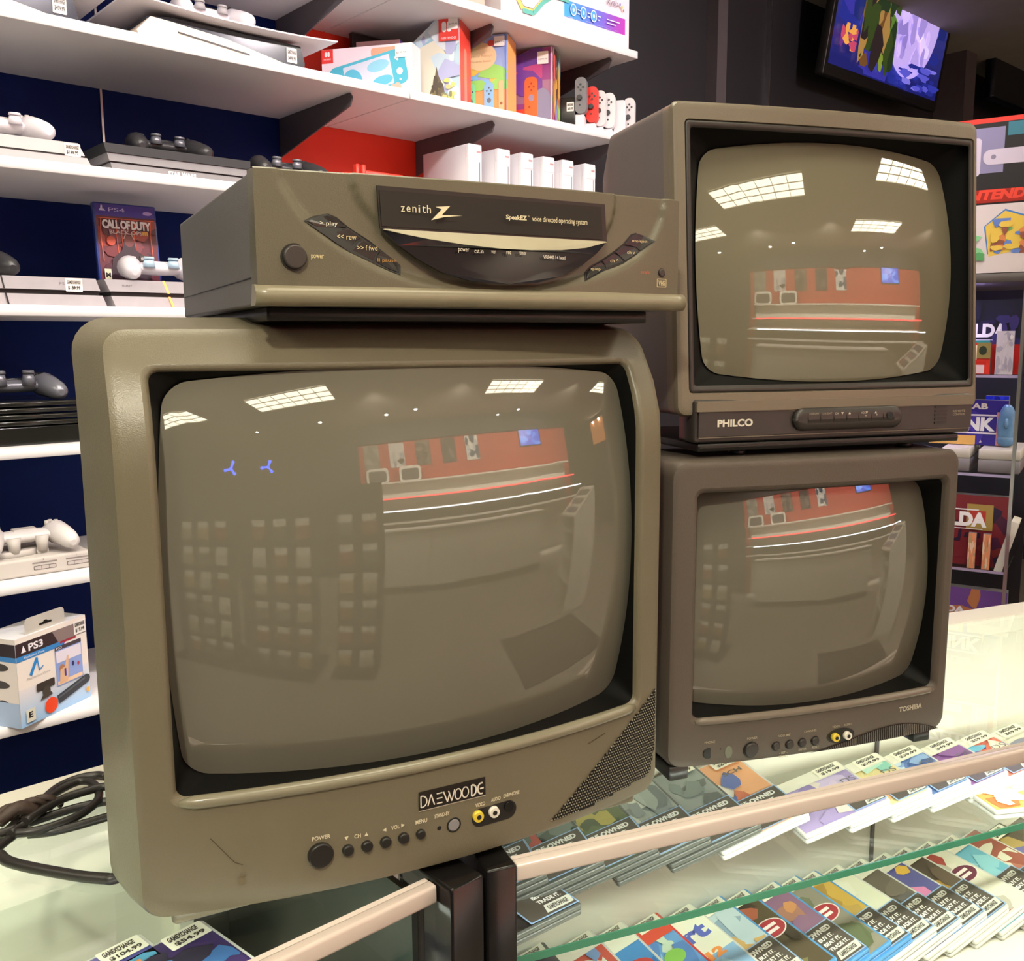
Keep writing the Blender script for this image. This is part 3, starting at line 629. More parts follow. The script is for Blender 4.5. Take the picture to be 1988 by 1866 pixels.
def vbtn(poly, txt, tx, tz, tw, th=.0030, col='d8c898'):
    b = MB(); q = poly; cx = sum(a for a, _ in q)/len(q); cz_ = sum(c for _, c in q)/len(q)
    S = lambda k: [(cx+(a-cx)*k, cz_+(c-cz_)*k) for a, c in q]
    b.loft([[(a, f_v(a, c)+.002, c) for a, c in S(1)], [(a, f_v(a, c)-.0008, c) for a, c in S(.99)], [(a, f_v(a, c)-.0016, c) for a, c in S(.93)]], sm=False)
    o = b.build('button', m_blkb, vcr)
    A_ = Art(lambda a, b_, h: (a, min(f_v(a, b_), f_v(cx, cz_))-.0030-h, b_)); A_.text(txt, tx, tz, tw, th, col); A_.build('button_lettering', INK, o)
m_blkb = mat('satin_black_button', (.018, .016, .014), .28, noise=.2)
# dark wells behind the button groups
MB().prism([(.0340, .0625), (.042, .0665), (.0530, .0690), (.0600, .0665), (.0695, .0590), (.085, .0500), (.0985, .0400), (.1065, .0345), (.1092, .0320), (.1080, .0245), (.1000, .0272), (.0870, .0330), (.0678, .0410), (.0500, .0520)][::-1], -.0005, .004, f=f_v).build('button_well', m_blk, vcr)
MB().prism([(.3345, .0680), (.3440, .0660), (.3545, .0612), (.3460, .0560), (.3370, .0508), (.3200, .0410), (.2990, .0340), (.2765, .0238), (.2790, .0320), (.2850, .0375), (.2955, .0425), (.3095, .0505), (.3200, .0575), (.3290, .0662)], -.0005, .004, f=f_v).build('button_well', m_blk, vcr)
vbtn([(.0358, .0622), (.044, .0654), (.0530, .0677), (.0592, .0655), (.0672, .0594), (.0590, .0583), (.0507, .0540)][::-1], '> play', .0462, .0590, .0135, .0040, 'e0dac8')
vbtn([(.0518, .0533), (.0598, .0573), (.0684, .0583), (.0780, .0517), (.0735, .0490), (.0685, .0428)][::-1], '<< rew', .0588, .0500, .0150, .0036)
vbtn([(.0695, .0423), (.0745, .0480), (.0795, .0508), (.0915, .0432), (.0890, .0400), (.0875, .0347)][::-1], '>> f fwd', .0740, .0425, .0160, .0036)
vbtn([(.0885, .0343), (.0900, .0395), (.0925, .0425), (.1015, .0368), (.1070, .0320), (.1068, .0262), (.0990, .0288)][::-1], 'II pause', .0898, .0335, .0150, .0034, 'b88a3c')
vbtn([(.3345, .0668), (.3430, .0648), (.3520, .0605), (.3385, .0522), (.3345, .0552), (.3215, .0570), (.3290, .0650)][::1], 'stop/eject', .3285, .0590, .0170, .0030)
vbtn([(.3205, .0562), (.3335, .0545), (.3370, .0510), (.3210, .0425), (.3155, .0470), (.3108, .0498)], 'ch v', .3230, .0490, .0085, .0030)
vbtn([(.3097, .0492), (.3145, .0463), (.3195, .0420), (.3000, .0357), (.2995, .0385), (.2965, .0418)], 'ch ^', .3045, .0410, .0085, .0030)
vbtn([(.2955, .0412), (.2985, .0380), (.2990, .0352), (.2780, .0255), (.2802, .0315), (.2858, .0366)], 'sp/ep', .2835, .0330, .0100, .0030)
button(vcr, f_v, .0263, .0357, .0088, m_dkpan, 'power_button', .0045, 32, collar=m_blk)
button(vcr, f_v, .3626, .0338, .0035, m_dkpan, 'record_button', .002, collar=m_blk)
lettering(vcr, f_v, [('power', .0385, .0340, .0095, .0040, 'd8c898', dict(bold=.01)), ('o rec/tr', .3375, .0325, .0110, .0028, 'd0603c'), ('VHS', .3585, .0222, .0080, .0048, 'd8c898', dict(bold=.03))], cz)
vb = Art(on(f_v, .0006)); vb.line([(.3572, .0212), (.3680, .0212), (.3680, .0282), (.3572, .0282), (.3572, .0212)], .0006, 'd8c898'); vb.build('badge_outline', INK, vcr)
# ------------------------------------------------------------------ shelf goods
STK = 'f4eee6'
def price(parent, mp, a, b, txt, w=.034, h=.020, step=.0002, top='GAMEXCHANGE'):
    A_ = Art(mp, step); A_.rr(a, b, a+w, b+h, .002, STK); A_.rect(a+w*.08, b+h*.55, a+w*.92, b+h*.88, 'cfc8be'); A_.text(top, a+w*.1, b+h*.58, w*.8, h*.26, '2a2624', bold=.03, shear=.3)
    A_.text(txt, a+w*.12, b+h*.12, w*.74, h*.32, '2a2624', bold=.03)
    return A_.build('price_sticker', INK, parent)
def front(yf): return lambda a, b, h: (a, yf-.0003-h, b)
def gamepad(name, label, loc, rz, mb, mg, ms, group=None, yaw=0, tall=1.0):
    t = thing(name, label, 'game controller', loc, rz+yaw, group)
    b = MB(); xs = [-.060+.12*i/16 for i in range(17)]; rs = []
    for x in xs:
        k = 1-.25*(abs(x)/.06)**2; rs.append([(x, .006+.026*k*math.cos(a), .030+.0135*k*math.sin(a)) for a in [2*PI*j/16 for j in range(16)]])
    b.loft(rs)
    for s_ in (-1, 1):
        P = [(s_*.050, .028, .032), (s_*.054, .020, .032), (s_*.060, .004, .031), (s_*.066, -.018, .027), (s_*.071, -.040, .021), (s_*.073, -.055, .018), (s_*.073, -.063, .0165)]
        b.sweep(P, [.010, .021, .0245, .0215, .0190, .0150, .0060], 16)
        b.sweep([(s_*.036, .030, .030), (s_*.048, .034, .031), (s_*.062, .028, .029)], [.007, .010, .007], 10)
    b.build('body', mb, t)
    for s_ in (-1, 1):
        k = MB().cyl((s_*.026, -.016, .032), (s_*.026, -.018, .048*tall), .0135, .0095).cyl((s_*.026, -.018, .048*tall), (s_*.026, -.0185, .053*tall), .0115, .0105, ch=.001)
        k.build('thumbstick', ms, t)
        q = MB()
        if s_ < 0: q.box(s_*.053-.010, s_*.053+.010, .007, .013, .045, .054).box(s_*.053-.003, s_*.053+.003, .000, .020, .045, .054)
        else:
            for a in range(4): q.cyl((s_*.053+.009*math.cos(a*PI/2), .010+.009*math.sin(a*PI/2), .045), (s_*.053+.009*math.cos(a*PI/2), .010+.009*math.sin(a*PI/2), .0555), .0042)
        q.build('direction_pad' if s_ < 0 else 'action_buttons', mg, t)
    MB().rbox(-.022, .022, -.004, .022, .036, .0455, .004, .001).build('touch_pad', mg, t)
    return t
m_pw = mat('white_pad_shell', (.72, .68, .72), .35, noise=.03); m_pb = mat('black_pad_shell', (.035, .034, .037), .32, noise=.15); m_pc = mat('clear_blue_stick', (.45, .62, .75), .25)
m_ps = mat('steel_pad_shell', (.20, .20, .23), .28, .4); m_beige = mat('beige_grey_plastic', (.52, .48, .44), .5, noise=.04); m_beige2 = mat('pale_grip', (.66, .62, .60), .45)
RZ = WALL.rz
# second shelf: two white-and-black consoles lying flat, a two-tone pad
def fin_console(label, s0, n0, z, low):
    t = thing('game_console', label, 'game console', WALL(s0, n0, z), RZ)
    b = MB(); P = [(0, .004), (.36, .004), (.365, .030), (.355, .066), (.05, .066), (.0, .058)]
    b.loft([[(x+.0, y, zz) for x, zz in P] for y in (.26, .012)], sm=False).build('body', mat('glossy_console_core', (.02, .022, .035), .15), t)
    # lower fin: tall at the left, thinning to the right, cream white
    lo = [(-.02, .002), (.40, .002), (.402, .0045), (.30, .014), (.16, .040), (.04, .050), (.0, .052), (-.03, .02)]
    f = MB().prism(lo, -.012, .25).build('lower_fin', mat('cream_fin', (.74, .63, .52), .4, noise=.04), t)
    sl = Art(front(-.0125)); sl.poly([(.055, .030), (.215, .0145), (.215, .0185), (.055, .0335)], '1a1008'); sl.build('disc_slot', INK, f)
    up_ = MB(); N = 16; sec = []
    for i in range(N+1):
        u = -.05+.48*i/N; k = (u-.2)/.24; zt = .072+.010*k*k; sec.append([(u, -.028, zt), (u, -.028, zt+.003), (u, .27, zt+.006), (u, .27, zt+.001)])
    up_.loft(sec, sm=False).build('upper_fin', mat('white_fin', (.76, .72, .78), .4, noise=.03), t)
    price(t, front(.011), .318, .026, '$499.99', .026, .032)
    return t
fin_console('white finned console leaning black core, right one on the second shelf', .80, 2.02, SZ[1]+.0005, 0)
fin_console('white finned console cut by the left frame edge on the second shelf', .300, 2.02, SZ[1]+.0005, 0)
gamepad('game_controller', 'white and black controller lying on the right finned console', WALL(.975, 2.12, SZ[1]+.090), RZ, m_pw, m_blkg, m_silv, tall=.95)
# second shelf, red side: boxed handhelds and consoles turned towards the aisle
def carton(label, s_, n_, z, w, d, h, az, body, art, cat='box', side=None, name='game_box', group='boxed consoles on the red shelf', cut=None):
    f = Frame(az); t = thing(name, label, cat, WALL(s_, n_, z), f.rz, group)     # origin: right front bottom corner
    lim = (lambda a: h if not cut or a >= cut[1] else h-(h-cut[2])*min(1, (cut[1]-a)/(cut[1]-cut[0])))
    (MB().box(-w, 0, 0, d, 0, h) if not cut else MB().prism([(-w, 0), (0, 0), (0, h), (cut[1], h), (cut[0], cut[2]), (-w, cut[2])], 0, d)).build('carton', body, t)
    A_ = Art(lambda a, b, hh: (a, -.0003-hh, min(b, lim(a)-.0005)))
    if cut:
        keep = A_.rect
        def rect(a0, b0, a1, b1, col, m=0):
            xs_ = sorted({a0, a1} | {q for q in cut[:2] if a0 < q < a1}); return A_.poly([(a0, b0), (a1, b0)] + [(q, b1) for q in xs_[::-1]], col)
        A_.rect = rect
    art(A_, w, h); A_.build('front_print', INK, t)
    if side: B_ = Art(lambda a, b_, h_: (.0003+h_, a, b_)); side(B_, d, h); B_.build('side_print', INK, t)
    return t
def a_lite(A, w, h):
    A.rect(-w, 0, 0, h, 'f1dde6'); A.rect(-w, h-.034, -w+.032, h, 'e8403c'); A.rr(-w+.009, h-.018, -w+.0155, h-.006, .003, 'f6e8e8'); A.rr(-w+.0165, h-.018, -w+.023, h-.006, .003, 'f6e8e8'); A.text('NINTENDO', -w+.006, h-.026, .02, .004, 'f6e8e8')
    A.rr(-.11, h-.028, -.02, h-.006, .008, 'f2a88c')
    c, s = math.cos(.20), math.sin(.20)
    def q(P, col): A.poly([(-.118+x*c-z*s, .062+x*s+z*c) for x, z in P], col)
    q(rrect(0, 0, .104, .043, .018), '52b6cf'); q(rrect(0, 0, .064, .036, .002), 'cfd4e6'); q([(-.045+.027*math.cos(a), -.003+.030*math.sin(a)) for a in [2*PI*i/20 for i in range(20)]], '5cb8d6'); q([(.03+.03*math.cos(a), .016+.014*math.sin(a)) for a in [2*PI*i/20 for i in range(20)]], '8fcbe4'); q([(.035+.028*math.cos(a), -.022+.012*math.sin(a)) for a in [2*PI*i/20 for i in range(20)]], '63bcd8')
    for x, z, r_ in ((-.084, .010, .0085), (.084, -.012, .0085), (.080, .022, .003), (.088, .022, .003), (.084, .027, .003), (.084, .017, .003), (.082, -.032, .003)): q([(x+r_*math.cos(a), z+r_*math.sin(a)) for a in [2*PI*i/14 for i in range(14)]], 'efe4ea')
    for i in range(4): A.ell(-.075+i*.012, .018+i*.003, .010, .013, 'f2b4a4')
    A.rr(-.044, h-.034, -.012, h-.002, .002, STK); A.text('$199.99', -.041, h-.026, .026, .006, '70686c')
carton('white boxed turquoise handheld console, leftmost on the red side of the second shelf', 1.4617, 2.02, SZ[1]+.0005, .246, .06, .133, 104.5, m_wht, a_lite)
def a_cliff(A, w, h):
    A.rect(-w, 0, 0, h, 'b9d2de'); A.blobs(-w, 0, 0, h, ['c8dce6', 'dfe6ea', '9cc6d4', 'e6e2cc', 'b4b8dc'], 40, 11, .3)
    A.poly([(-.09, .0), (-.085, .04), (-.07, .075), (-.064, .11), (-.058, .085), (-.045, .06), (-.035, 0)], '6f6450'); A.blobs(-.085, .0, -.04, .09, ['5c5346', '8b7f5a', '9c9468'], 14, 5, .25); A.blobs(-.05, 0, -.01, .08, ['e3d878', 'c9c483', '8d8a63'], 14, 6, .25)
    A.rect(-.055, h-.062, 0, h-.006, 'e6443a'); A.text('NINTENDO', -.048, h-.058, .040, .006, 'f6ecec', rot=PI/2*0); A.rr(-.046, h-.040, -.034, h-.014, .006, 'f6ecec'); A.rr(-.032, h-.040, -.020, h-.014, .006, 'f6ecec')
    A.rr(-.028, h-.034, -.002, h-.004, .002, STK); A.text('$399.99', -.026, h-.024, .022, .005, '70686c')
def s_red(B, d, h): B.rect(0, 0, d, h, 'ee4b3e'); B.rr(d*.35, .02, d*.6, h-.07, .01, 'f58a78')
carton('tall console box with misty blue landscape print and red side, beside the handheld box', 1.6229, 2.03, SZ[1]+.0005, .172, .095, .232, 104.5, m_wht, a_cliff, side=s_red, cut=(-.160, -.058, .150))
def a_isle(A, w, h):
    A.rect(-w, 0, 0, h, 'f7a765'); A.rect(-w, h*.45, 0, h, '9fb4e8'); A.blobs(-w, h*.35, 0, h*.75, ['9bd86c', '5f8fe0', 'f3c95c', '86c4f0'], 16, 8, .3)
    A.ell(-.075, h-.055, .045, .036, 'f3d3a2', 30); A.text('Special Edition', -.108, h-.058, .066, .008, 'c79a72'); A.text('Nintendo Switch', -.104, h-.070, .058, .005, 'c79a72')
    A.ell(-.105, h-.024, .008, .007, 'b05848'); A.ell(-.045, h-.022, .010, .008, 'd8524a')
    for x, c in ((-.105, '8fe0a4'), (-.052, '8cc0ea')):
        A.rr(x-.014, .012, x+.014, .098, .012, c); A.ell(x, .050, .006, .007, '6a7480')
        for dx, dz in ((0, .008), (0, -.008), (.006, 0), (-.006, 0)): A.ell(x+dx, .075+dz, .0025, .0025, '5a6a78')
        A.ell(x, .030, .003, .003, '5a6a78')
    A.rr(-.024, .0, -.010, .10, .006, 'f7bb8c'); A.ell(-.017, .040, .004, .004, 'a0603c')
    A.rr(-.036, h-.032, -.006, h-.006, .002, STK); A.text('$329.99', -.033, h-.024, .024, .005, '70686c'); A.rect(-.006, 0, -.003, h, '3f66c8')
carton('console box with orange and sky blue island print, middle of the red shelf', 1.7879, 2.03, SZ[1]+.0005, .172, .095, .221, 104.5, m_wht, a_isle, cut=(-.110, -.055, .190), side=lambda B, d, h: B.rect(0, 0, d, h, 'fbb468'))
def a_neon(A, w, h):
    A.rect(-w, 0, 0, h, '9a3f86'); A.rect(-.12, .07, 0, h*.6, 'a3708e'); A.blobs(-.245, h*.4, -.03, h, ['7a3f9c', 'c24a86', 'd64d78', '6a3f96'], 20, 9, .35); A.rect(-.14, 0, 0, .055, 'f0402c')
    A.ell(-.030, .055, .030, .055, '8b86a4'); A.rr(-.082, .028, -.044, .142, .014, 'f4682c'); A.ell(-.062, .085, .008, .009, '9a88a4')
    for dx, dz in ((0, .009), (0, -.009), (.007, 0), (-.007, 0)): A.ell(-.062+dx, .115+dz, .003, .003, 'b03c18')
    A.ell(-.068, .060, .003, .003, 'b03c18'); A.rr(-.044, h-.046, -.012, h-.012, .002, STK); A.text('$299.99', -.041, h-.036, .026, .005, '70686c'); A.rect(-.005, 0, -.002, h, 'f6d8d8')
def s_mix(B, d, h): B.rect(0, 0, d, h, 'efc6c0'); B.blobs(0, 0, d, h, ['e8b05c', 'd86ab8', '7aa8e8', 'e85c54', 'a8d86c', '6a4a44'], 26, 3, .3)
carton('console box with purple and red print and a big orange joystick picture, rightmost box', 1.9598, 2.03, SZ[1]+.0005, .172, .095, .221, 104.5, m_wht, a_neon, side=s_mix, cut=(-.120, -.060, .195))
# framed print and a small pink box behind
t = thing('framed_print', 'black framed brown print leaning behind the boxed consoles', 'picture', WALL(1.65, 2.29, SZ[1]+.0005), RZ)
MB().rbox(-.19, .19, 0, .02, 0, .220, .002, .002, 'y').build('frame', m_blk, t)
A_ = Art(front(0)); A_.rect(-.165, .02, .165, .190, '4a3f3c'); A_.blobs(-.165, .02, .165, .190, ['a78c80', '7a645c', 'c4a898', '3a302e', '8a7468'], 46, 21, .14); A_.build('print', INKM, t)
t = thing('small_box', 'small plain pink and purple box before the framed print', 'box', WALL(1.475, 2.19, SZ[1]+.0005), RZ-.9)
MB().box(-.06, .06, 0, .05, 0, .178).build('carton', mat('pink_card', (.62, .36, .38), .6), t)
A_ = Art(lambda a, b, h: (.0603+h, a, b)); A_.rect(0, 0, .05, .178, '6c4fb0'); A_.build('side_print', INK, t)
# dock and loose controllers at the shelf end
t = thing('console_dock', 'black handheld console dock standing at the right end of the second shelf', 'dock', WALL(2.072, 2.05, SZ[1]+.0005), Frame(104.5).rz)
MB().rbox(-.115, 0, 0, .04, 0, .106, .004, .002).build('dock_body', m_blk, t); price(t, front(0), -.026, .066, '$69.99', .022, .026)
def stick(label, s_, z, col, n_=2.05, tilt=0.0, az=104.5, w=.034):
    t = thing('motion_controller', label, 'game controller', WALL(s_, n_, z), Frame(az).rz, 'loose motion controllers')
    P = rrect(w/2, .051, w/2, .051, .015, 8)
    MB().prism(P, 0, .026).build('body', mat(col[0], col[1], .4, noise=.04), t)
    MB().cyl((w*.42, -.001, .044), (w*.42, -.009, .044), .0075, ch=.001).build('thumbstick', m_chr, t)
    for dx, dz in ((0, .008), (0, -.008), (.0072, 0), (-.0072, 0)): MB().cyl((w*.5+dx, 0, .074+dz), (w*.5+dx, -.0025, .074+dz), .0029, n=12).build('button', m_chr, t)
    MB().cyl((w*.42, 0, .024), (w*.42, -.0015, .024), .0025, n=10).build('button', m_chr, t)
G, RD, WH = ('grey_pad', (.19, .19, .20)), ('red_pad', (.75, .03, .02)), ('white_pad', (.78, .74, .74))
def base(s_, h, w=.045):
    t = thing('charging_stand', 'small white charging stand under %s' % s_[1], 'stand', WALL(s_[0], 2.06, SZ[1]+.0005), Frame(104.5).rz, 'white charging stands'); MB().rbox(0, w, .0, .05, 0, h, .003, .002).build('stand_body', m_wht, t)
for s_, z_, c_, l in ((2.0705, .058, G, 'grey motion controller raised beside the black dock'), (2.1190, .040, RD, 'red motion controller between the grey and white ones'), (2.1530, .034, WH, 'white motion controller next to the red one'), (2.1930, .034, WH, 'second white motion controller from the red one'), (2.2850, .034, WH, 'rightmost white motion controller at the shelf end')):
    stick(l, s_, SZ[1]+.0005+z_, c_, 2.05+.0)
for s_, h_, l in ((2.0700, .057, 'the grey controller'), (2.1190, .039, 'the red controller'), (2.1530, .033, 'the first white controller'), (2.1930, .033, 'the second white controller'), (2.2850, .033, 'the last white controller')): base((s_, l), h_, .034)
t = thing('white_adaptor', 'white slab adaptor standing between the white motion controllers', 'adaptor', WALL(2.238, 2.05, SZ[1]+.0005), Frame(104.5).rz)
MB().rbox(0, .036, 0, .03, 0, .122, .008, .002, 'y').build('adaptor_body', m_wht, t)
# top shelf
t = thing('controller_box', 'large white box with a blue-to-purple stripe at the end of the top shelf', 'box', WALL(1.735, 1.995, SZ[0]+.0005), RZ)
MB().box(0, .507, 0, .12, 0, .30).build('carton', m_wht, t)
A_ = Art(front(0)); A_.rect(0, 0, .507, .30, 'f2e4ee')
N = 26
for i in range(N):
    a = i/N; b = (i+1)/N; mix = lambda t_: [(.27, .68, .90), (.40, .42, .86), (.78, .22, .76)][0 if t_ < .55 else 1 if t_ < .8 else 2]
    c0, c1, c2_ = (.27, .68, .90), (.42, .46, .88), (.80, .22, .74); q = a*2; col = tuple(c0[j]+(c1[j]-c0[j])*q for j in range(3)) if a < .5 else tuple(c1[j]+(c2_[j]-c1[j])*(q-1) for j in range(3))
    A_.k = 3; A_.rect(.235+.255*a, .049, .235+.255*b, .094, col)
A_.k = 4; A_.blobs(.20, .046, .47, .054, ['f2e4ee', 'd9a0d8', '9cc4ec'], 30, 2, .06)
A_.line([(.035, .20), (.045, .07), (.075, .034), (.115, .034), (.15, .07), (.19, .098), (.25, .098)], .012, 'e6d46a'); A_.line([(.075, .030), (.115, .030), (.15, .066), (.19, .092), (.25, .092)], .012, '62bcae')
A_.poly([(.05, .25), (.05, .08), (.078, .042), (.112, .042), (.145, .078), (.19, .110), (.25, .110), (.25, .25)], 'fbf5f8'); A_.rect(.08, .095, .10, .101, '7a5c86'); A_.rect(.08, .095, .084, .112, '7a5c86')
for x in (.268, .308, .350): A_.ell(x, .072, .0125, .0165, 'dff0fa', 20); A_.ell(x, .072, .010, .0135, '55a8e4', 20); A_.ell(x, .072, .004, .0055, 'dff0fa')
for x, w_, n_ in ((.284, .012, 2), (.324, .014, 2), (.366, .012, 2), (.405, .055, 2)):
    for k in range(n_): A_.rect(x, .074-.010*k, x+w_*(1-.3*k), .0765-.010*k, 'dff0fa')
A_.text('xyab', .404, .112, .048, .024, '8a7c8c'); A_.ell(.460, .127, .003, .004, '5a50c8'); A_.ell(.468, .121, .004, .005, 'f0d060'); A_.ell(.475, .113, .003, .004, 'f06a50')
A_.build('front_print', INK, t)
t = thing('cardboard_box', 'small brown-edged box left of the large white box on the top shelf', 'box', WALL(1.60, 2.02, SZ[0]+.0005), RZ); MB().box(0, .10, 0, .1, 0, .10).build('carton', mat('brown_white_card', (.60, .50, .42), .6), t)
# third shelf
t = thing('game_console', 'white two-deck console with a price sticker, left on the third shelf', 'game console', WALL(.36, 2.0, SZ[2]+.0005), RZ)
P = lambda z0, z1, x1: [(0, z0), (x1, z0), (x1-.004*0-.010*(z1-z0)/.02, z1), (0, z1)]
MB().prism(P(.002, .0195, .302), 0, .26).build('lower_deck', m_silv, t); MB().prism([(0, .019), (.286, .019), (.286, .024), (0, .024)], .004, .25).build('gap_band', m_blk, t); MB().prism(P(.0235, .046, .290), .002, .27).build('upper_deck', m_grey, t)
price(t, front(.001), .252, .020, '$199.99', .030, .024)
gamepad('game_controller', 'white controller resting on the white two-deck console', WALL(.515, 2.07, SZ[2]+.0455), RZ, m_pw, m_grey, m_pw)
def slab(label, s0, n0, z, w, art=None, colr=None):
    t = thing('game_console', label, 'game console', WALL(s0, n0, z), RZ)
    c_ = colr or mat('matt_black_console', (.014, .014, .016), .5)
    MB().prism([(.012, .0), (w, .0), (w, .017), (.008, .017)], 0, .28).build('lower_deck', mat('grey_console_band', (.23, .22, .23), .4), t)
    MB().box(.010, w, .006, .27, .0172, .0205).build('gap_band', m_blk, t); MB().prism([(.006, .0206), (w, .0206), (w, .036), (.002, .036)], 0, .28).build('middle_deck', mat('grey_console_band', 0), t)
    MB().prism([(.0, .0365), (w, .0365), (w, .054), (-.004, .054)], -.003, .29).build('top_deck', c_, t)
    return t
t = slab('black and grey three-deck console with film lettering, middle of the third shelf', .690, 2.0, SZ[2]+.0005, .31)
A_ = Art(front(0)); A_.text('STAR WARS', .125, .004, .060, .0095, 'e6e2e2', bold=.05); A_.build('lettering', INK, t)
gamepad('game_controller', 'black controller lying on the three-deck console', WALL(.86, 2.12, SZ[2]+.0545), RZ, m_pb, m_chr, m_ps)
t = thing('game_console', 'thin black console half hidden behind the video recorder, third shelf', 'game console', WALL(1.02, 2.02, SZ[2]+.0005), RZ); MB().rbox(0, .19, 0, .22, 0, .030, .003, .002, 'y').build('housing', m_blk, t); A_ = Art(front(0)); A_.rect(.0, .004, .012, .026, STK); A_.build('price_sticker', INK, t)
gamepad('game_controller', 'black controller just above the left end of the video recorder', WALL(1.12, 2.07, SZ[2]+.031), RZ, m_pb, m_chr, m_ps)
t = thing('red_handheld', 'bright red handheld holder with a dark end window, left of the white consoles', 'controller holder', WALL(1.30, 2.06, SZ[2]+.0005), RZ)
m_r = mat('bright_red_plastic', (.80, .05, .03), .35)
MB().rbox(.035, .158, 0, .05, 0, .083, .005, .002, 'x').build('body', m_r, t); MB().rbox(-.02, .04, 0, .04, 0, .072, .004, .002).build('cradle', m_r, t)
for x in (.012, .030): MB().rbox(x, x+.010, -.004, .012, .05, .094, .003, .001).build('lever', m_r, t)
A_ = Art(front(-.0)); A_.rr(.138, .025, .150, .078, .004, '2a1838'); A_.build('window', INK, t)
for i, (s_, dz) in enumerate(((1.640, 0), (1.742, .001), (1.829, .001), (1.912, .001), (1.990, 0), (2.083, -.002))):
    t = thing('upright_console', 'white upright console, ' + ['first from the left and showing its whole side', 'second from the left', 'third from the left', 'fourth from the left', 'fifth from the left', 'sixth, half hidden by the upper right television'][i] + ', third shelf', 'game console', WALL(s_, 2.02, SZ[2]+.0005), RZ, 'row of white upright consoles')
    MB().rbox(.0, .046, .0, .205, .020, .180, .003, .002, 'y').build('housing', m_wht, t)
    MB().rbox(-.010, .056, .02, .18, 0, .021, .004, .002).build('stand', m_silv, t)
    A_ = Art(front(0)); A_.rect(.036, .030, .0385, .135, '6a6470'); A_.rr(.024, .140, .044, .172, .002, 'f0e4e6'); A_.rect(.027, .158, .041, .163, 'c09090'); A_.rect(.003, .137, .043, .138, 'c8c2cc'); A_.text('Wii', .006, .025, .009, .005, 'a8a4ac'); A_.build('front_details', INK, t)
    B_ = Art(lambda a, b, h: (-.0004-h, a, b)); B_.rect(.012, .025, .0125, .178, 'c8c0c8'); B_.rr(.006, .145, .010, .160, .002, 'fbf6f8'); B_.build('side_details', INK, t)
# fourth shelf
def twodeck(label, s0, w, mark):
    t = thing('game_console', label, 'game console', WALL(s0, 2.0, SZ[3]+.0005), RZ)
    lo, hi = [(.014, .001), (w-.000, .001), (w-.008, .022), (.006, .022)], [(.004, .031), (w-.012, .031), (w-.020, .055), (-.006, .055)]
    MB().prism(lo, 0, .27).build('lower_deck', mat('silver_console_face', (.40, .37, .39), .4), t); MB().box(.008, w-.012, .006, .26, .0222, .0308).build('gap_band', m_blk, t)
    MB().prism(hi, -.002, .28).build('upper_deck', mat('silver_console_face', 0), t)
    A_ = Art(front(-.002)); B_ = .0
    if mark == 'logo': A_.text('SONY', .028, .041, .021, .004, '5a5458')
    else: A_.text('PS4', w-.090, .040, .016, .006, '7a7478')
    A_.build('lettering', INK, t); return t
t = twodeck('silver two-deck console with a white sticker, left on the fourth shelf', .355, .318, 'x'); price(t, front(-.002), .240, .028, '$189.99', .032, .026)
A_ = Art(front(-.002)); A_.poly([(.128, .031), (.131, .031), (.127, .055), (.124, .055)], '2a262a'); A_.poly([(.134, .001), (.137, .001), (.133, .022), (.130, .022)], '2a262a'); A_.build('seam', INK, t)
t = twodeck('silver two-deck console with an orange light bar, under the upright game case', .676, .318, 'logo')
A_ = Art(front(-.002)); A_.poly([(.122, .030), (.127, .030), (.117, .056), (.112, .056)], 'ff9c50'); A_.poly([(.131, .001), (.136, .001), (.128, .023), (.123, .023)], 'ff9c50'); A_.build('light_bar', INKE, t)
gamepad('game_controller', 'black controller on the silver console at the left edge, fourth shelf', WALL(.435, 2.08, SZ[3]+.0545), RZ, m_pb, m_chr, m_ps)
gamepad('game_controller', 'white controller with pale blue sticks before the upright game case', WALL(.80, 2.045, SZ[3]+.0545), RZ, m_pw, m_pw, m_pc)
t = thing('game_case', 'blue game case with a red war-game cover standing on the fourth shelf', 'game case', WALL(.700, 2.115, SZ[3]+.0565), RZ, rot=(-.10, 0, RZ))
MB().rbox(0, .134, .0, .014, 0, .170, .003, .001, 'y').build('case_shell', mat('blue_case', (.03, .05, .25), .2), t)
A_ = Art(front(0)); A_.rect(.004, .003, .130, .167, '6a2c38'); A_.rect(.004, .142, .130, .167, '4a3a9c'); A_.ell(.115, .153, .010, .004, 'b89cd8')
A_.blobs(.006, .004, .128, .138, ['7a2c30', '9c3a34', '5a2636', '83404a', '4c2c3c'], 36, 31, .22)
for x in (.012, .045, .056, .082, .118): A_.line([(x, .045), (x-.002, .10), (x+.001, .136)], .0014, 'e8603c')
A_.line([(.008, .136), (.126, .136)], .0014, 'e8603c')
A_.poly([(.022, .0), (.030, .050), (.052, .070), (.058, .094), (.068, .100), (.078, .094), (.082, .070), (.105, .055), (.112, 0)], '3a2430'); A_.ell(.068, .090, .0105, .013, '7a3c3c'); A_.line([(.057, .094), (.062, .105), (.074, .105), (.079, .094)], .002, 'c8a8a0')
A_.ell(.030, .088, .009, .010, 'c8482c')
A_.poly([(.013, .154), (.018, .152), (.018, .163), (.015, .163)], 'd8d0ec'); A_.poly([(.010, .151), (.024, .151), (.021, .155), (.012, .155)], 'd8d0ec'); A_.text('PS4', .030, .1505, .034, .0085, 'cfc4ea')
A_.text('CALL OF DUTY', .014, .114, .104, .019, 'ece0e0', bold=.05, sp=.85); A_.text('BLACK OPS', .028, .1035, .070, .0085, 'd8b8b8', bold=.02); A_.text('III', .098, .1035, .012, .0085, 'e8a040', bold=.04)
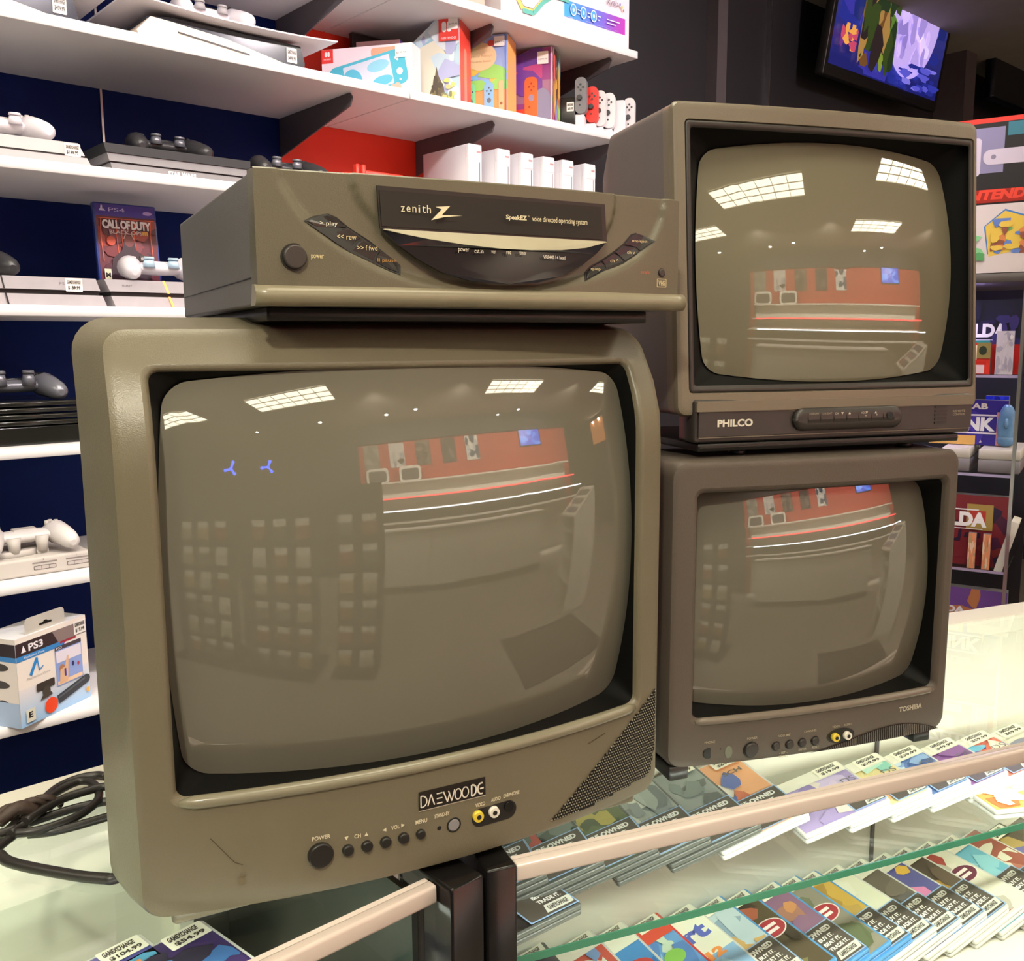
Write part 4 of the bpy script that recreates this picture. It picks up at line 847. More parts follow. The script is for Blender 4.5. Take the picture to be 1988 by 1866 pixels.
A_.rect(.010, .006, .024, .028, 'e8e4c4'); A_.text('M', .012, .010, .010, .010, '1a1818', bold=.05)
A_.rect(.088, .048, .116, .060, '4c4440'); A_.text('OWNED', .090, .050, .024, .006, 'e8e0d8', bold=.03)
A_.build('cover', INK, t)
# fifth shelf: ribbed black console and steel pad
t = thing('game_console', 'large glossy black ribbed console on the fifth shelf', 'game console', WALL(.30, 2.0, SZ[4]+.0005), RZ)
m_rb = mat('ribbed_gloss_black', (.012, .012, .010), .14)
MB().rbox(0, .325, .0, .27, 0, .036, .004, .002, 'y').build('lower_body', m_rb, t)
for k in range(4): MB().rbox(0, .325, -.004-.001*k, .275, .038+k*.0125, .0475+k*.0125, .003, .002, 'x').build('rib', m_rb, t)
A_ = Art(front(-.008)); A_.rect(.318, .066, .324, .080, 'f2b090'); A_.build('price_sticker', INK, t)
gamepad('game_controller', 'steel grey controller on the ribbed black console', WALL(.500, 2.06, SZ[4]+.084), RZ, m_ps, m_blkg, m_ps, tall=1.15)
# sixth shelf: beige console
t = thing('game_console', 'pale grey early console with two memory card slots on the sixth shelf', 'game console', WALL(.335, 2.0, SZ[5]+.0005), RZ)
MB().rbox(0, .27, .0, .185, 0, .036, .006, .002, 'x').build('body', m_beige, t); MB().cyl((.135, .10, .036), (.135, .10, .047), .075, .070, n=40, ch=.002).build('disc_lid', m_beige, t)
for x in (.160, .223):
    A_ = Art(front(0)); A_.rect(x, .0235, x+.046, .0265, '8a807c'); A_.rr(x+.002, .011, x+.044, .0195, .002, '4a4444'); A_.rr(x+.003, .012, x+.043, .0185, .002, 'b4aaa6'); A_.rect(x+.016, .012, x+.0166, .0185, '4a4444'); A_.rect(x+.030, .012, x+.0306, .0185, '4a4444'); A_.text('1' if x < .2 else '2', x+.020, .0295, .0015, .003, '7a7070'); A_.build('port', INK, t)
gamepad('game_controller', 'pale grey controller laid across the early console', WALL(.500, 2.055, SZ[5]+.042), RZ, m_beige2, m_beige, m_beige, tall=.01)
# lowest shelf: hanging accessory box
fz = Frame(18.6)
t = thing('accessory_box', 'white and blue motion controller bundle box with a hang tab, lowest shelf', 'box', WALL(.5921, 2.02, SZ[6]+.0005), fz.rz)
w, h = .181, .178
MB().box(-w, 0, 0, .09, 0, h).build('carton', mat('white_card', (.72, .72, .74), .4), t)
A_ = Art(front(0)); A_.rect(-w, 0, 0, h, 'efe4da')
for i in range(14): A_.k = 2; a = i/14; A_.rect(-w, .075*a, 0, .075*(a+1/14), (.62+.30*a, .76+.12*a, .90-.03*a))
A_.k = 4; A_.rect(-w, h-.036, 0, h-.010, '3a2a2c'); A_.poly([(-w*.5, h-.010), (-w*.42, h-.036), (0, h-.036), (0, h-.010)], '8a7874'); A_.rect(-w, h-.046, -w*.36, h-.036, '3c86c8'); A_.poly([(-w*.36, h-.036), (-w*.36, h-.046), (-w*.28, h-.036)], '8a5cb0'); A_.rect(-w*.4, h-.040, -.03, h-.036, 'a02838')
A_.text('PS3', -w+.030, h-.031, .036, .015, 'f2ecf0', bold=.03); A_.poly([(-w+.012, h-.030), (-w+.024, h-.030), (-w+.018, h-.016)], 'f2ecf0'); A_.text('PlayStation Move', -w+.018, h-.0445, .050, .006, 'e8f2fa')
A_.line([(-w+.030, .098), (-w+.048, .128)], .007, '2c86cc'); A_.line([(-w+.048, .130), (-w+.052, .102), (-w+.062, .108)], .0025, '2c86cc'); A_.text('PlayStation Move', -w+.020, .090, .058, .005, 'a8a09c')
A_.rect(-.088, .052, -.018, .134, '8fa4dc'); A_.rect(-.088, .126, -.018, .134, '4a4048'); A_.text('PS3', -.084, .1275, .014, .005, 'f0e8ec'); A_.rect(-.086, .054, -.020, .062, 'ecc8a8'); A_.rect(-.086, .100, -.020, .124, 'e4dce8'); A_.ell(-.073, .086, .007, .009, 'b07850'); A_.poly([(-.082, .056), (-.078, .085), (-.066, .088), (-.058, .110), (-.054, .108), (-.060, .056)], 'e0b490'); A_.rect(-.068, .068, -.063, .084, '3a3c98'); A_.ell(-.044, .088, .003, .005, '2c2c60'); A_.ell(-.030, .084, .003, .004, 'b04050')
A_.poly(rrect(-.118, .068, .023, .008, .003), '3c342e'); A_.ell(-.117, .053, .010, .012, '4a423a'); A_.poly([(-.134, .040), (-.102, .044), (-.106, .050), (-.128, .048)], '4a423a')
A_.line([(-.090, .026), (-.012, .044)], .019, '33363c'); A_.ell(-.012, .044, .010, .0095, '33363c'); A_.line([(-.088, .030), (-.016, .047)], .004, '565a62'); A_.ell(-.108, .022, .016, .016, 'ee4a24', 28); A_.ell(-.010, .020, .0045, .0055, 'f2a83c')
A_.rect(-w+.010, .008, -w+.032, .034, 'd8d6c4'); A_.text('E', -w+.016, .016, .010, .012, '2a2a28', bold=.05)
A_.build('front_print', INK, t); price(t, front(-.001), -.034, h-.034, '$19.99', .032, .028)
B_ = Art(lambda a, b, h_: (-w-.0003-h_, .09-a, b)); B_.rect(0, 0, .09, h, 'e6dcd4'); B_.rect(0, h-.036, .09, h-.010, '2a2024'); B_.rect(0, h-.046, .09, h-.036, '3c86c8'); B_.ell(.045, .12, .025, .008, '3a3632'); B_.ell(.045, .085, .025, .008, '3a3632'); B_.ell(.05, .04, .02, .014, '3a3c44'); B_.rect(.0, .0, .09, .05, 'a8bedc'); B_.build('side_print', INK, t)
tb = MB(); pl_ = rrect(-w*.55, h+.012, .050, .020, .009); tb.prism(pl_, .005, .0057); o = tb.build('hang_tab', mat('pale_card', (.55, .51, .45), .5), t)
A_ = Art(front(.0045)); A_.rr(-w*.55-.016, h+.010, -w*.55+.016, h+.014, .002, '14100e'); A_.ell(-w*.55, h+.014, .006, .004, '14100e'); A_.build('hang_hole', INK, o)

# ------------------------------------------------------------------ wall television and dark monitor
t = thing('wall_television', 'flat television hung high on the black wall showing a blue fantasy picture', 'television', WALL(4.18, 2.20, 1.095), RZ, rot=(math.radians(9), 0, RZ))
MB().rbox(-.51, .51, 0, .04, 0, .60, .006, .003, 'y').build('frame', m_blk, t)
MB().rbox(-.12, .12, .04, .12, .2, .4, .004, .002, 'y').build('wall_mount', m_blk, t)
A_ = Art(front(0)); A_.rect(-.485, .045, .485, .585, '141c6e')
for i in range(12): A_.k = 2; A_.rect(-.485, .045+.045*i, .485, .09+.045*i, (.09+.012*i, .10+.012*i, .34+.015*i))
A_.k = 3; A_.blobs(-.48, .05, .48, .58, ['1c2474', '2a3290', '17205e', '2c2a84'], 40, 41, .18)
A_.ell(.15, .36, .235, .27, 'a894d0', 40); A_.blobs(.0, .16, .32, .56, ['b8a4dc', '8c7abc', 'c4b4e4', '9c8ac8', '7c6cb0'], 46, 42, .16)
A_.blobs(-.30, .06, .0, .58, ['3c5a22', '1e2c18', '6a7a2c', '2c3a18', '5a3c20', '4a6a28', '8a6a38', '241c1c'], 70, 43, .2)
A_.blobs(.05, .05, .48, .16, ['2a3090', '4a4ab0', '6a64c0', '1c2478'], 20, 44, .2); A_.blobs(-.46, .11, -.33, .21, ['7a2c50', 'c08840', '5a2a6c', 'a03a54'], 16, 45, .3)
A_.build('screen', art_mat('screen_glow', .25, .85), t)
t = thing('dark_monitor', 'switched-off black monitor on the wall at the top right corner', 'monitor', WALL(5.75, 2.16, 1.25), RZ)
MB().rbox(-.5, .5, 0, .05, 0, .58, .006, .003, 'y').build('frame', mat('flat_black_screen', (.006, .007, .010), .25), t)
# ------------------------------------------------------------------ games in the display cases
SHELLS = {}
def shell(kind):
    if kind not in SHELLS:
        w, h, th, m = {'blue': (.134, .190, .0135, mat('clear_blue_case', (.08, .30, .62), .2)), 'white': (.134, .190, .0135, mat('white_case', (.66, .66, .62), .25)), 'red': (.134, .190, .0135, mat('red_case', (.62, .05, .04), .25)),
                       'dark': (.134, .190, .0135, mat('smoky_case', (.10, .11, .10), .2)), 'small': (.134, .124, .0135, mat('white_case', 0)), 'cartridge': (.127, .178, .022, mat('brown_card', (.20, .17, .13), .6))}[kind]
        b = MB().rbox(0, w, 0, h, 0, th*.5-.0004, .004, .0012).rbox(0, w, 0, h, th*.5+.0004, th, .004, .0012)
        o = b.build('case_shell', m); me = o.data; bpy.data.objects.remove(o); SHELLS[kind] = (me, w, h, th)
    return SHELLS[kind]
PRE = 'PRE-OWNED'
def game(label, kind, s_, n_, z, th, yaw, cols, price_t, seed, art=None, sticker=True, badge=None, grp='games fanned on the deck of the right case', frame=CASE, base=None, cat='game case', pitch=0):
    me, w, h, t_ = shell(kind)
    t = thing('game_case', label, cat, frame(s_, n_, z), 0, grp, rot=(pitch, -math.radians(th), frame.rz+math.radians(yaw)))
    o = bpy.data.objects.new('case_shell', me); C.objects.link(o); o.parent = t
    A = Art(lambda a, b, hh: (a, b, t_+.0002+hh), .00010)
    m_ = .004 if kind != 'cartridge' else 0
    A.rect(m_, m_, w-m_, h-m_, base or cols[0]); A.blobs(m_+.002, m_+.002, w-m_-.002, h*.86, cols, 20, seed, .24)
    if art: art(A, w, h)
    if badge: A.ell(w-.030, h*.52, .024, .019, 'e8ddd8'); A.ell(w-.030, h*.52, .022, .017, badge); A.rect(w-.042, h*.52+.002, w-.018, h*.52+.008, 'f0e4e0'); A.rect(w-.040, h*.52-.008, w-.020, h*.52-.002, 'f0e4e0')
    if sticker:
        k = 1 if kind != 'small' else .72; x0, y1 = w-.074*k, .078*k
        A.rect(x0, .003, w-.002, y1, '8fb0d8'); A.rect(x0+.002, .005, w-.004, y1-.002, '504a42')
        A.text(PRE, x0+.005*k, y1-.018*k, .058*k, .010*k, 'e8e6e0', bold=.05)
        for i, q in enumerate(('BUY IT.', 'BEAT IT.', 'TRADE IT.')): A.text(q, x0+.030*k, y1-(.030+.011*i)*k, (.026, .030, .034)[i]*k, .007*k, 'e8e6e0', bold=.04)
        A.poly([(x0+.028*k, .008*k), (w-.006, .008*k), (w-.003, .022*k), (x0+.033*k, .022*k)], 'd8d8cc'); A.text('GAMEXCHANGE', x0+.034*k, .011*k, .030*k, .008*k, '44403c', bold=.04, shear=.4)
    A.build('cover', INK, t)
    if price_t:
        P = Art(lambda a, b, hh: (a, b, t_+.0030+hh), .00010); x, y = w-.046, h-.028
        P.rr(x, y, x+.040, y+.024, .002, 'f2eedc'); P.text('GAMEXCHANGE', x+.004, y+.013, .030, .008, '38342e', bold=.05, shear=.3); P.text(price_t, x+.006, y+.003, .030, .007, '38342e', bold=.04); P.build('price_sticker', INK, t)
    return t
D2 = -.89
def deck(i, s_, *a, **k): game(a[0], a[1], s_-.098, .925, D2+.0005, 15, 5, a[2], a[3], 100+i, **k)
sports = lambda A, w, h: (A.rect(.004, h*.45, w-.004, h-.004, 'e8ead8'), A.text('Wii', .055, h-.030, .026, .013, '8c8c84'), A.text('rt', w-.055, h*.62, .040, .030, '5a6cc0', bold=.05), A.text('12', w-.050, h*.40, .028, .018, 'e8924c', bold=.06))
kart = lambda A, w, h: (A.rect(.004, h*.74, w-.004, h-.004, 'e8ead8'), A.text('Wii', .055, h-.030, .026, .013, '8c8c84'), A.ell(w*.72, h*.50, .026, .018, 'c84a44'))
redw = lambda A, w, h: (A.rect(.004, h*.74, w-.004, h-.004, 'd8503c'), A.text('Wii', .055, h-.030, .026, .013, 'f0d8d0'), A.ell(w*.75, h*.52, .016, .014, '8cc85c'))
top = lambda c: (lambda A, w, h: A.rect(.004, h*.80, w-.004, h-.004, c))
rows = [(.435, 'dark-cased game at the left end of the lower row, beside the black post', 'dark', ['2c2e34', '4c5058', '3a4048'], '$14.99', {}),
 (.485, 'dark-cased game with purple-grey cover, second in the lower row', 'dark', ['4a4450', '6a6070', '32303c'], '$19.99', {}),
 (.560, 'white-cased game with red and blue cover and $20.99 price, lower row', 'white', ['c85a4c', '7a98c8', 'dcd8cc'], '$20.99', dict(art=top('e6e4d4'), sticker=False)),
 (.612, 'white-cased game with a red oval on blue and $29.99 price', 'white', ['4a90d0', '6cb0e0', '3a78c0'], '$29.99', dict(art=kart, sticker=False)),
 (.670, 'red-cased game with blue sky and green spot', 'red', ['6aa0d8', '8cc0e0', '5a88c8', 'c8dcc8'], '$20.99', dict(art=redw, sticker=False)),
 (.729, 'white-cased sports game with the orange number 12', 'white', ['8cb4d8', 'c8a484', 'a0c8e4'], '$39.99', dict(art=sports, sticker=False)),
 (.783, 'pale blue-cased game with dark and icy swirls', 'blue', ['b8ccd4', '54607c', 'dce8ec', '8aa4b8', 'c8a468'], '$39.99', {}),
 (.829, 'blue-cased game with dark jungle cover and red badge', 'blue', ['544a34', '7a7448', '3c3428', 'a05840'], '$79.99', dict(badge='a8323c', sticker=False)),
 (.885, 'blue-cased game with orange crowd over a violet band', 'blue', ['8c6884', 'c88c5c', '544e84', 'a87864'], '$59.99', {}),
 (.926, 'blue-cased game with grey rock, green hill and red badge', 'blue', ['8c8878', 'a8b4b8', '5c6848', '70745c'], '$49.99', dict(badge='a8323c', sticker=False)),
 (.964, 'blue-cased game with yellow desert cover', 'blue', ['c8a44c', 'd8b860', 'a88840', 'b89850'], '$39.99', {}),
 (1.010, 'cream-covered game right of the yellow desert one', 'white', ['dcdcc4', 'd4d4bc', 'e0e0cc'], '$39.99', {}),
 (1.059, 'white-cased game with plain grey-brown cover', 'white', ['6c6458', '746c60', '64605c'], '$19.99', dict(art=top('dcdac8'))),
 (1.109, 'white-cased party game with rainbow coloured cover', 'white', ['5c5c98', 'd86c5c', 'e0b44c', '6cb074', '8c9ccc', 'd884b0'], '$49.99', dict(art=top('dcdac8'))),
 (1.153, 'white-cased game with dark brown cover and gold marks', 'white', ['54483c', '48403a', '645444', 'a8843c'], '$99.99', dict(art=top('dcdac8'))),
 (1.204, 'white-cased game with grey stripe and maroon badge', 'white', ['dcdac8', 'b8b4a4', 'e4e0d0', 'a84840'], '$24.99', dict(badge='6c2c44', sticker=False)),
 (1.256, 'white-cased game with sea blue cover and red flower', 'white', ['6cb4cc', '8cc8d4', 'a4d0cc', 'd86c54'], '$39.99', dict(art=top('dcdac8'))),
 (1.308, 'white-cased game with a rust-red band, near the right end', 'white', ['9c5444', 'b4705c', 'd8d4c0'], None, {}),
 (1.360, 'boxed game with brown, gold and green cover at the right end of the lower row', 'cartridge', ['5c5444', 'b49c5c', '748c64', '6c6ca0'], '$34.99', dict(sticker=False)),
 (1.410, 'boxed cartridge game with brown cover, last at the right', 'cartridge', ['645c4c', 'a8905c', '6c8464'], None, dict(sticker=False))]
for i, (s_, l, kd, cols, pr, kw) in enumerate(rows): deck(i, s_, l, kd, cols, pr, **kw)
D1 = -.66
def upr(i, s_, l, kd, cols, pr, n_=.940, th=15, yaw=-4, **kw): game(l, kd, s_, n_, D1+.0005, th, yaw, cols, pr, 300+i, grp='games fanned on the glass shelf of the right case', **kw)
dk = ['4c5850', '5c6860', '3c4844', '6c7870']
up_rows = [(.290, 'smoky-cased game under the right end of the largest television', 'dark', dk, '$49.99', {}),
 (.365, 'smoky-cased game with a red spot below the speaker grille corner', 'dark', dk+['b05048'], None, {}),
 (.440, 'smoky-cased game with green and gold title, under the largest television foot', 'dark', ['5c6848', '748054', 'a89c54', '4c5840'], None, {}),
 (.515, 'smoky-cased pre-owned game with silver wings and $199.99 price', 'dark', ['9ca49c', '848c8c', 'c4c8bc', '707878'], '$199.99', {}),
 (.592, 'smoky-cased pre-owned game with white creature and $99.99 price', 'dark', ['8c9490', 'd0d0c4', '5c6460', '74807c'], '$99.99', {}),
 (.668, 'bright game with orange fire and blue-striped creature, under the lower right television', 'white', ['e8a878', '5468a8', '2c3460', 'e4dcd0', 'c86c4c'], '$69.99', dict(art=lambda A, w, h: (A.text('SCH', w-.045, h-.05, .030, .010, '5c544c', bold=.03))))]
for i, (s_, l, kd, cols, pr, kw) in enumerate(up_rows): upr(i, s_, l, kd, cols, pr, **kw)
small = [(.792, 'small white-cased game with lilac cover', ['a898c8', 'c8b8dc', '8c7cb4', 'dcd0c8']), (.866, 'small white-cased game with yellow and aqua cover', ['e4d49c', '8cc8b8', 'e8a878', 'b8dcc8']),
 (.938, 'small white-cased game with deep blue cover', ['5c7cb8', '8cacd8', '3c5c98', 'c0d4e4']), (1.010, 'small white-cased game with purple and pink cover', ['8c5c9c', 'b47cac', 'd8c4d4', '6c6cac']),
 (1.082, 'small white-cased game with red and cyan cover', ['d8745c', '6cb8d8', 'e8dccc', '5c6cac']), (1.154, 'small white-cased game with orange and grey animals', ['e0dccc', 'c89c6c', '8c8c9c', 'e8e4d8']), (1.226, 'small white-cased game with crimson and violet cover, last of the upper row', ['b45c6c', '9c5c9c', 'dccccc'])]
for i, (s_, l, cols) in enumerate(small):
    upr(20+i, s_, l, 'small', cols, '$%d9.99' % (i+1), n_=.932, th=15, yaw=-7, art=lambda A, w, h: (A.rect(.004, h*.76, w-.004, h-.004, 'e4e2d2'), A.text('DS', w-.028, h*.52, .02, .012, '6c6c74')))
game('orange and white cased cartridge game lying in front at the right of the glass shelf', 'small', 1.075, .885, D1+.0005, 0, -12, ['e8a45c', 'e8c070', 'd8703c', 'e8e4d4'], None, 401, sticker=False, grp='games fanned on the glass shelf of the right case')
game('blue-grey pre-owned game lying flat at the right edge of the glass shelf', 'small', 1.19, .900, D1+.0005, 0, -6, ['707c94', '8c98ac', '586478'], '$89.99', 402, grp='games fanned on the glass shelf of the right case')
game('black-covered game with a red corner lying by the black post on the glass shelf', 'dark', .322, .872, D1+.0005, 0, 16, ['262422', '1e1c1c', 'a83828'], None, 403, grp='games fanned on the glass shelf of the right case')
game('game with a blue car cover lying under the black-covered one by the post', 'dark', .318, .869, D1-.0145, 0, -2, ['302c28', '3c3630', '7cb0d8'], None, 404, sticker=False, grp='games fanned on the glass shelf of the right case') if False else None
# left case
MB_ = None
game('plastic-sleeved game with purple and orange cover and $104.99 price, in the left case', 'small', .160, .700, -.5595, 0, 8, ['5c5ca0', '8c8cc8', 'd88c54', '54a0c8'], '$104.99', 501, sticker=False, grp='games in the left case', frame=WALL)
game('plastic-sleeved dark violet game with $54.99 price, right one in the left case', 'small', .212, .682, -.5595, 0, 8, ['3c2c60', '5c3c90', '28243c', '3c6ca8'], '$54.99', 502, sticker=False, grp='games in the left case', frame=WALL)


# ------------------------------------------------------------------ cables on the left case
def catmull(P, n=8):
    P = [Vector(p_) for p_ in P]; Q = [P[0]*2-P[1]] + P + [P[-1]*2-P[-2]]; o = []
    for i in range(1, len(Q)-2):
        for k in range(n):
            t = k/n; o.append(.5*((2*Q[i])+(-Q[i-1]+Q[i+1])*t+(2*Q[i-1]-5*Q[i]+4*Q[i+1]-Q[i+2])*t*t+(-Q[i-1]+3*Q[i]-3*Q[i+1]+Q[i+2])*t*t*t))
    return o + [P[-1]]
zc = -.4555
t = thing('power_cable', 'coiled black power cable tied in a bundle on the left case beside the largest television', 'cable', (0, 0, H0))
def cpt(x, y, z=zc):                                        # spots measured on the case top, in metres
    return (x, y, z)
b = MB()
b.sweep(catmull([(-0.4821, 0.8245, -0.4555), (-0.4802, 0.8583, -0.4555), (-0.4781, 0.8893, -0.4555), (-0.4759, 0.9225, -0.4555), (-0.464, 0.9434, -0.4555), (-0.4473, 0.9516, -0.4555), (-0.4363, 0.949, -0.4555)], 6), .0042, 10)
b.sweep(catmull([(-0.4702, 0.8209, -0.451), (-0.468, 0.8547, -0.451), (-0.4684, 0.8966, -0.451), (-0.4561, 0.927, -0.451), (-0.44, 0.9244, -0.451), (-0.4235, 0.9038, -0.451), (-0.4167, 0.8798, -0.451), (-0.4229, 0.8542, -0.451), (-0.4384, 0.8347, -0.451), (-0.4532, 0.8254, -0.451), (-0.4664, 0.8227, -0.451)], 6), .0042, 10)
b.sweep(catmull([(-0.4633, 0.8363, -0.4465), (-0.4569, 0.8633, -0.4465), (-0.4466, 0.8842, -0.4465), (-0.4242, 0.9037, -0.4465), (-0.4177, 0.907, -0.4465)], 6), .0042, 10)
b.sweep(catmull([(-0.4701, 0.8482, -0.4555), (-0.4534, 0.865, -0.4555), (-0.4352, 0.8803, -0.4555), (-0.4165, 0.8907, -0.4555), (-0.4096, 0.8928, -0.4555)], 6), .0042, 10)
b.sweep(catmull([(-0.4578, 0.8289, -0.4555), (-0.4381, 0.8334, -0.4555), (-0.4189, 0.8447, -0.4555), (-0.4021, 0.8574, -0.4555), (-0.3963, 0.8613, -0.4555)], 6), .0042, 10)
b.sweep(catmull([(-0.4652, 0.793, -0.4555), (-0.4527, 0.7826, -0.4555), (-0.4322, 0.774, -0.4555), (-0.4053, 0.7655, -0.4555), (-0.3744, 0.7572, -0.4555), (-0.3529, 0.7538, -0.4555), (-0.3462, 0.7537, -0.4555), (-0.33, 0.765, -0.4555)], 6), .0050, 10)
b.sweep(catmull([(-0.4742, 0.7598, -0.4555), (-0.4745, 0.7931, -0.4555), (-0.4724, 0.8152, -0.4555), (-0.4691, 0.8366, -0.4555)], 6), .0042, 10)
b.sweep(catmull([(-0.5032, 0.8031, -0.451), (-0.487, 0.8165, -0.451), (-0.4742, 0.8285, -0.451), (-0.4655, 0.8399, -0.451)], 6), .0042, 10)
b.build('cable_loops', m_cablem, t)
tie = MB().sweep(catmull([(-.492, .840, -.4495), (-.478, .850, -.4400), (-.466, .862, -.4495)], 4), [.0065]*9, 10); [tie.sweep(catmull([(-.497+.007*k, .836+.006*k, -.453), (-.490+.007*k, .846+.006*k, -.4395), (-.478+.007*k, .853+.006*k, -.4400), (-.472+.007*k, .862+.006*k, -.453)], 4), .0032, 8) for k in range(4)]; tie.build('cable_tie', mat('twisted_tie', (.05, .03, .022), .6, bump=.8, bscale=200), t)
# ------------------------------------------------------------------ glass display tower at the right
t = thing('display_tower', 'tall black and glass display tower behind the right television stack', 'display cabinet', TOWER(-.40, 2.346, -1.46), TOWER.rz)
m_tb = mat('tower_black', (.012, .012, .016), .4)
cx = -.40
MB().box(-.32, .245, 0, .38, 0, .12).build('base', m_tb, t); MB().box(-.32, .245, .36, .38, .12, 1.585).build('back_panel', m_tb, t)
MB().rbox(-.32, .245, -.012, .38, 1.585, 1.605, .002, .002).build('top_panel', m_bracket, t)
for zz in (-.076, -.298, -.519, -.74):
    g = MB().box(-.31, .235, .0, .36, zz+1.46-.006, zz+1.46).build('glass_shelf', m_glass, t); MB().box(-.31, .235, -.0015, -.0002, zz+1.46-.006, zz+1.46).build('glass_shelf_edge', mat('lilac_glass_edge', (.40, .34, .55), .2), t)
for x in (.232, -.32): MB().box(x, x+.007, -.010, .006, .12, 1.585).build('upright', m_steel, t)
MB().box(.26, .42, .0, .4, .0, 2.2).build('side_panel', m_tb, t) if False else None
G2 = 'goods in the display tower'
def tb(label, x, z, w, h, cols, art, cat='box', yaw=0, d=.03, name='game_box', y=.03, seed=1, n=22):
    t = thing(name, label, cat, TOWER(x, 2.346+y, z+.0008), TOWER.rz+yaw, G2); MB().box(0, w, 0, d, 0, h).build('carton', mat('dull_card', (.16, .15, .17), .5), t)
    A_ = Art(front(0)); A_.rect(0, 0, w, h, cols[0]); A_.blobs(0, 0, w, h, cols, n, seed, .2)
    if art: art(A_, w, h)
    A_.build('front_print', INK, t)
z_ = .147
def snes(A, w, h):
    A.rect(0, 0, w, h, '242028'); A.rect(0, h-.010, w, h, 'e03a34'); A.poly([(0, h-.020), (w-.085, h-.020), (w-.085, h-.115), (0, h-.115)], '8c86b0'); A.rect(w-.08, h-.040, w, h-.012, '3a7a90')
    A.rr(.02, h-.120, w-.130, h-.040, .008, 'd0c4dc'); A.rect(.05, h-.086, w-.150, h-.078, '7c5cc0'); A.rr(w-.125, h-.098, w+.0, h-.066, .014, 'cfc4dc'); A.ell(w-.105, h-.082, .005, .005, '8c84a0')
    A.rect(0, h-.178, w-.005, h-.150, 'a8241c'); A.text('SUPER NINTENDO', w-.285, h-.172, .275, .022, 'f0483a', bold=.06, shear=.2)
    A.rect(0, 0, w, h-.182, 'e4d8e0'); A.poly([(w-.105, .04), (w-.115, .10), (w-.075, .135), (w-.01, .11), (w-.0, .06)], '4a86d8'); A.poly([(w-.102, .035), (w-.112, .10), (w-.075, .131), (w-.005, .105), (w-.0, .055)], 'f0cc5c')
    A.blobs(w-.10, .04, w, .115, ['f0cc5c', 'e8905c', '7cb86c', '6c8cdc', '9c5c4c', 'e8dcc0'], 22, 4, .2); A.blobs(w-.20, .02, w-.11, .10, ['8cd49c', 'a4e078', '5ca86c'], 14, 5, .3)
t = thing('console_box', 'big boxed retro console with a red top edge standing on the display tower', 'box', TOWER(-.60, 2.346, z_), TOWER.rz)
MB().box(0, .46, 0, .12, 0, .328).build('carton', m_tb, t); A_ = Art(front(0)); snes(A_, .46, .328); A_.build('front_print', INK, t)
tb('black box with white capital letters DA, first shelf of the tower', -.345, -.0755, .175, .165, ['20203a', '2c2450', '18182c'], lambda A, w, h: (A.rect(.06, .075, w-.05, .077, 'c8c4d8'), A.text('ZELDA', .038, .082, .110, .030, 'ece8f4', bold=.05), A.rect(.06, .070, w-.04, .075, '2c8c84'), A.blobs(w-.06, .04, w, .13, ['4c2c6c', '8c4c6c', '38306c'], 10, 3, .3), A.rect(0, 0, w, .066, 'c82420')), seed=7)
tb('white and red box with playing card picture in front of the DA box', -.335, -.0755, .110, .070, ['d8342c', 'c82c24'], lambda A, w, h: (A.rect(0, h*.45, w*.75, h*.92, 'f0dcc4'), A.rect(w*.75, h*.5, w, h, '8c7c4c'), A.ell(w*.86, h*.75, .008, .010, '2c3428'), A.rect(w*.5, 0.002, w*.9, h*.3, 'd8bcc4')), y=.0, d=.02, seed=8)
tb('clear-bagged white accessory leaning at the right of the first tower shelf', -.215, -.0755, .035, .095, ['c8c0d0', 'e0dce4', 'a8a0b8'], None, yaw=0, y=.0, d=.012, seed=9)
tb('purple and blue box with capital letters NK inside a white frame', -.355, -.2435, .165, .105, ['3c2c98', '4838b0', 'd8ccd8'], lambda A, w, h: (A.line([(.03, .028), (w-.02, .028), (w-.02, .070), (.03, .070)], .004, 'e8dcf0'), A.rect(w-.022, 0, w-.006, .078, 'e8a098'), A.text('LINK', .048, .033, .092, .032, 'f0ecf8', bold=.05), A.text('LAB', .078, .084, .045, .014, 'e8dcd8', bold=.04), A.rect(0, 0, .10, .022, 'e0b060')), y=.10, seed=10)
tb('bright blue box at the back of the second tower shelf', -.245, -.2435, .05, .112, ['2838d8', '1c28a8', '3c4cf0'], None, y=.16, seed=12)
t = thing('mask_figure', 'blue shiny mask leaning at the right of the second tower shelf', 'figure', TOWER(-.190, 2.43, -.2435), TOWER.rz, G2); MB().ball((0, 0, .050), .020, .012, .050, 18).ball((0, -.012, .055), .005, .006, .012).build('mask', mat('blue_mask', (.10, .22, .42), .3, noise=.5, scale=60), t); MB().ball((0, .0, .015), .02, .012, .015).build('chin', mat('blue_mask', 0), t)
for k, (x0, w) in enumerate(((-.315, .060), (-.238, .085))):
    t = thing('retro_console', ['grey and white retro console left of the gap, third tower shelf', 'grey and white retro console right of the gap, third tower shelf'][k], 'game console', TOWER(x0, 2.346+.02, -.2972), TOWER.rz, G2)
    MB().rbox(0, w, 0, .2, 0, .030, .002, .002).build('lower_body', mat('mid_grey_plastic', (.20, .18, .20), .5), t); MB().rbox(0, w, 0, .2, .0301, .053, .002, .002).build('upper_body', m_beige, t)
for q in bpy.data.objects:
    if q.name.startswith('retro_console'): q.location.z = H0-.2972
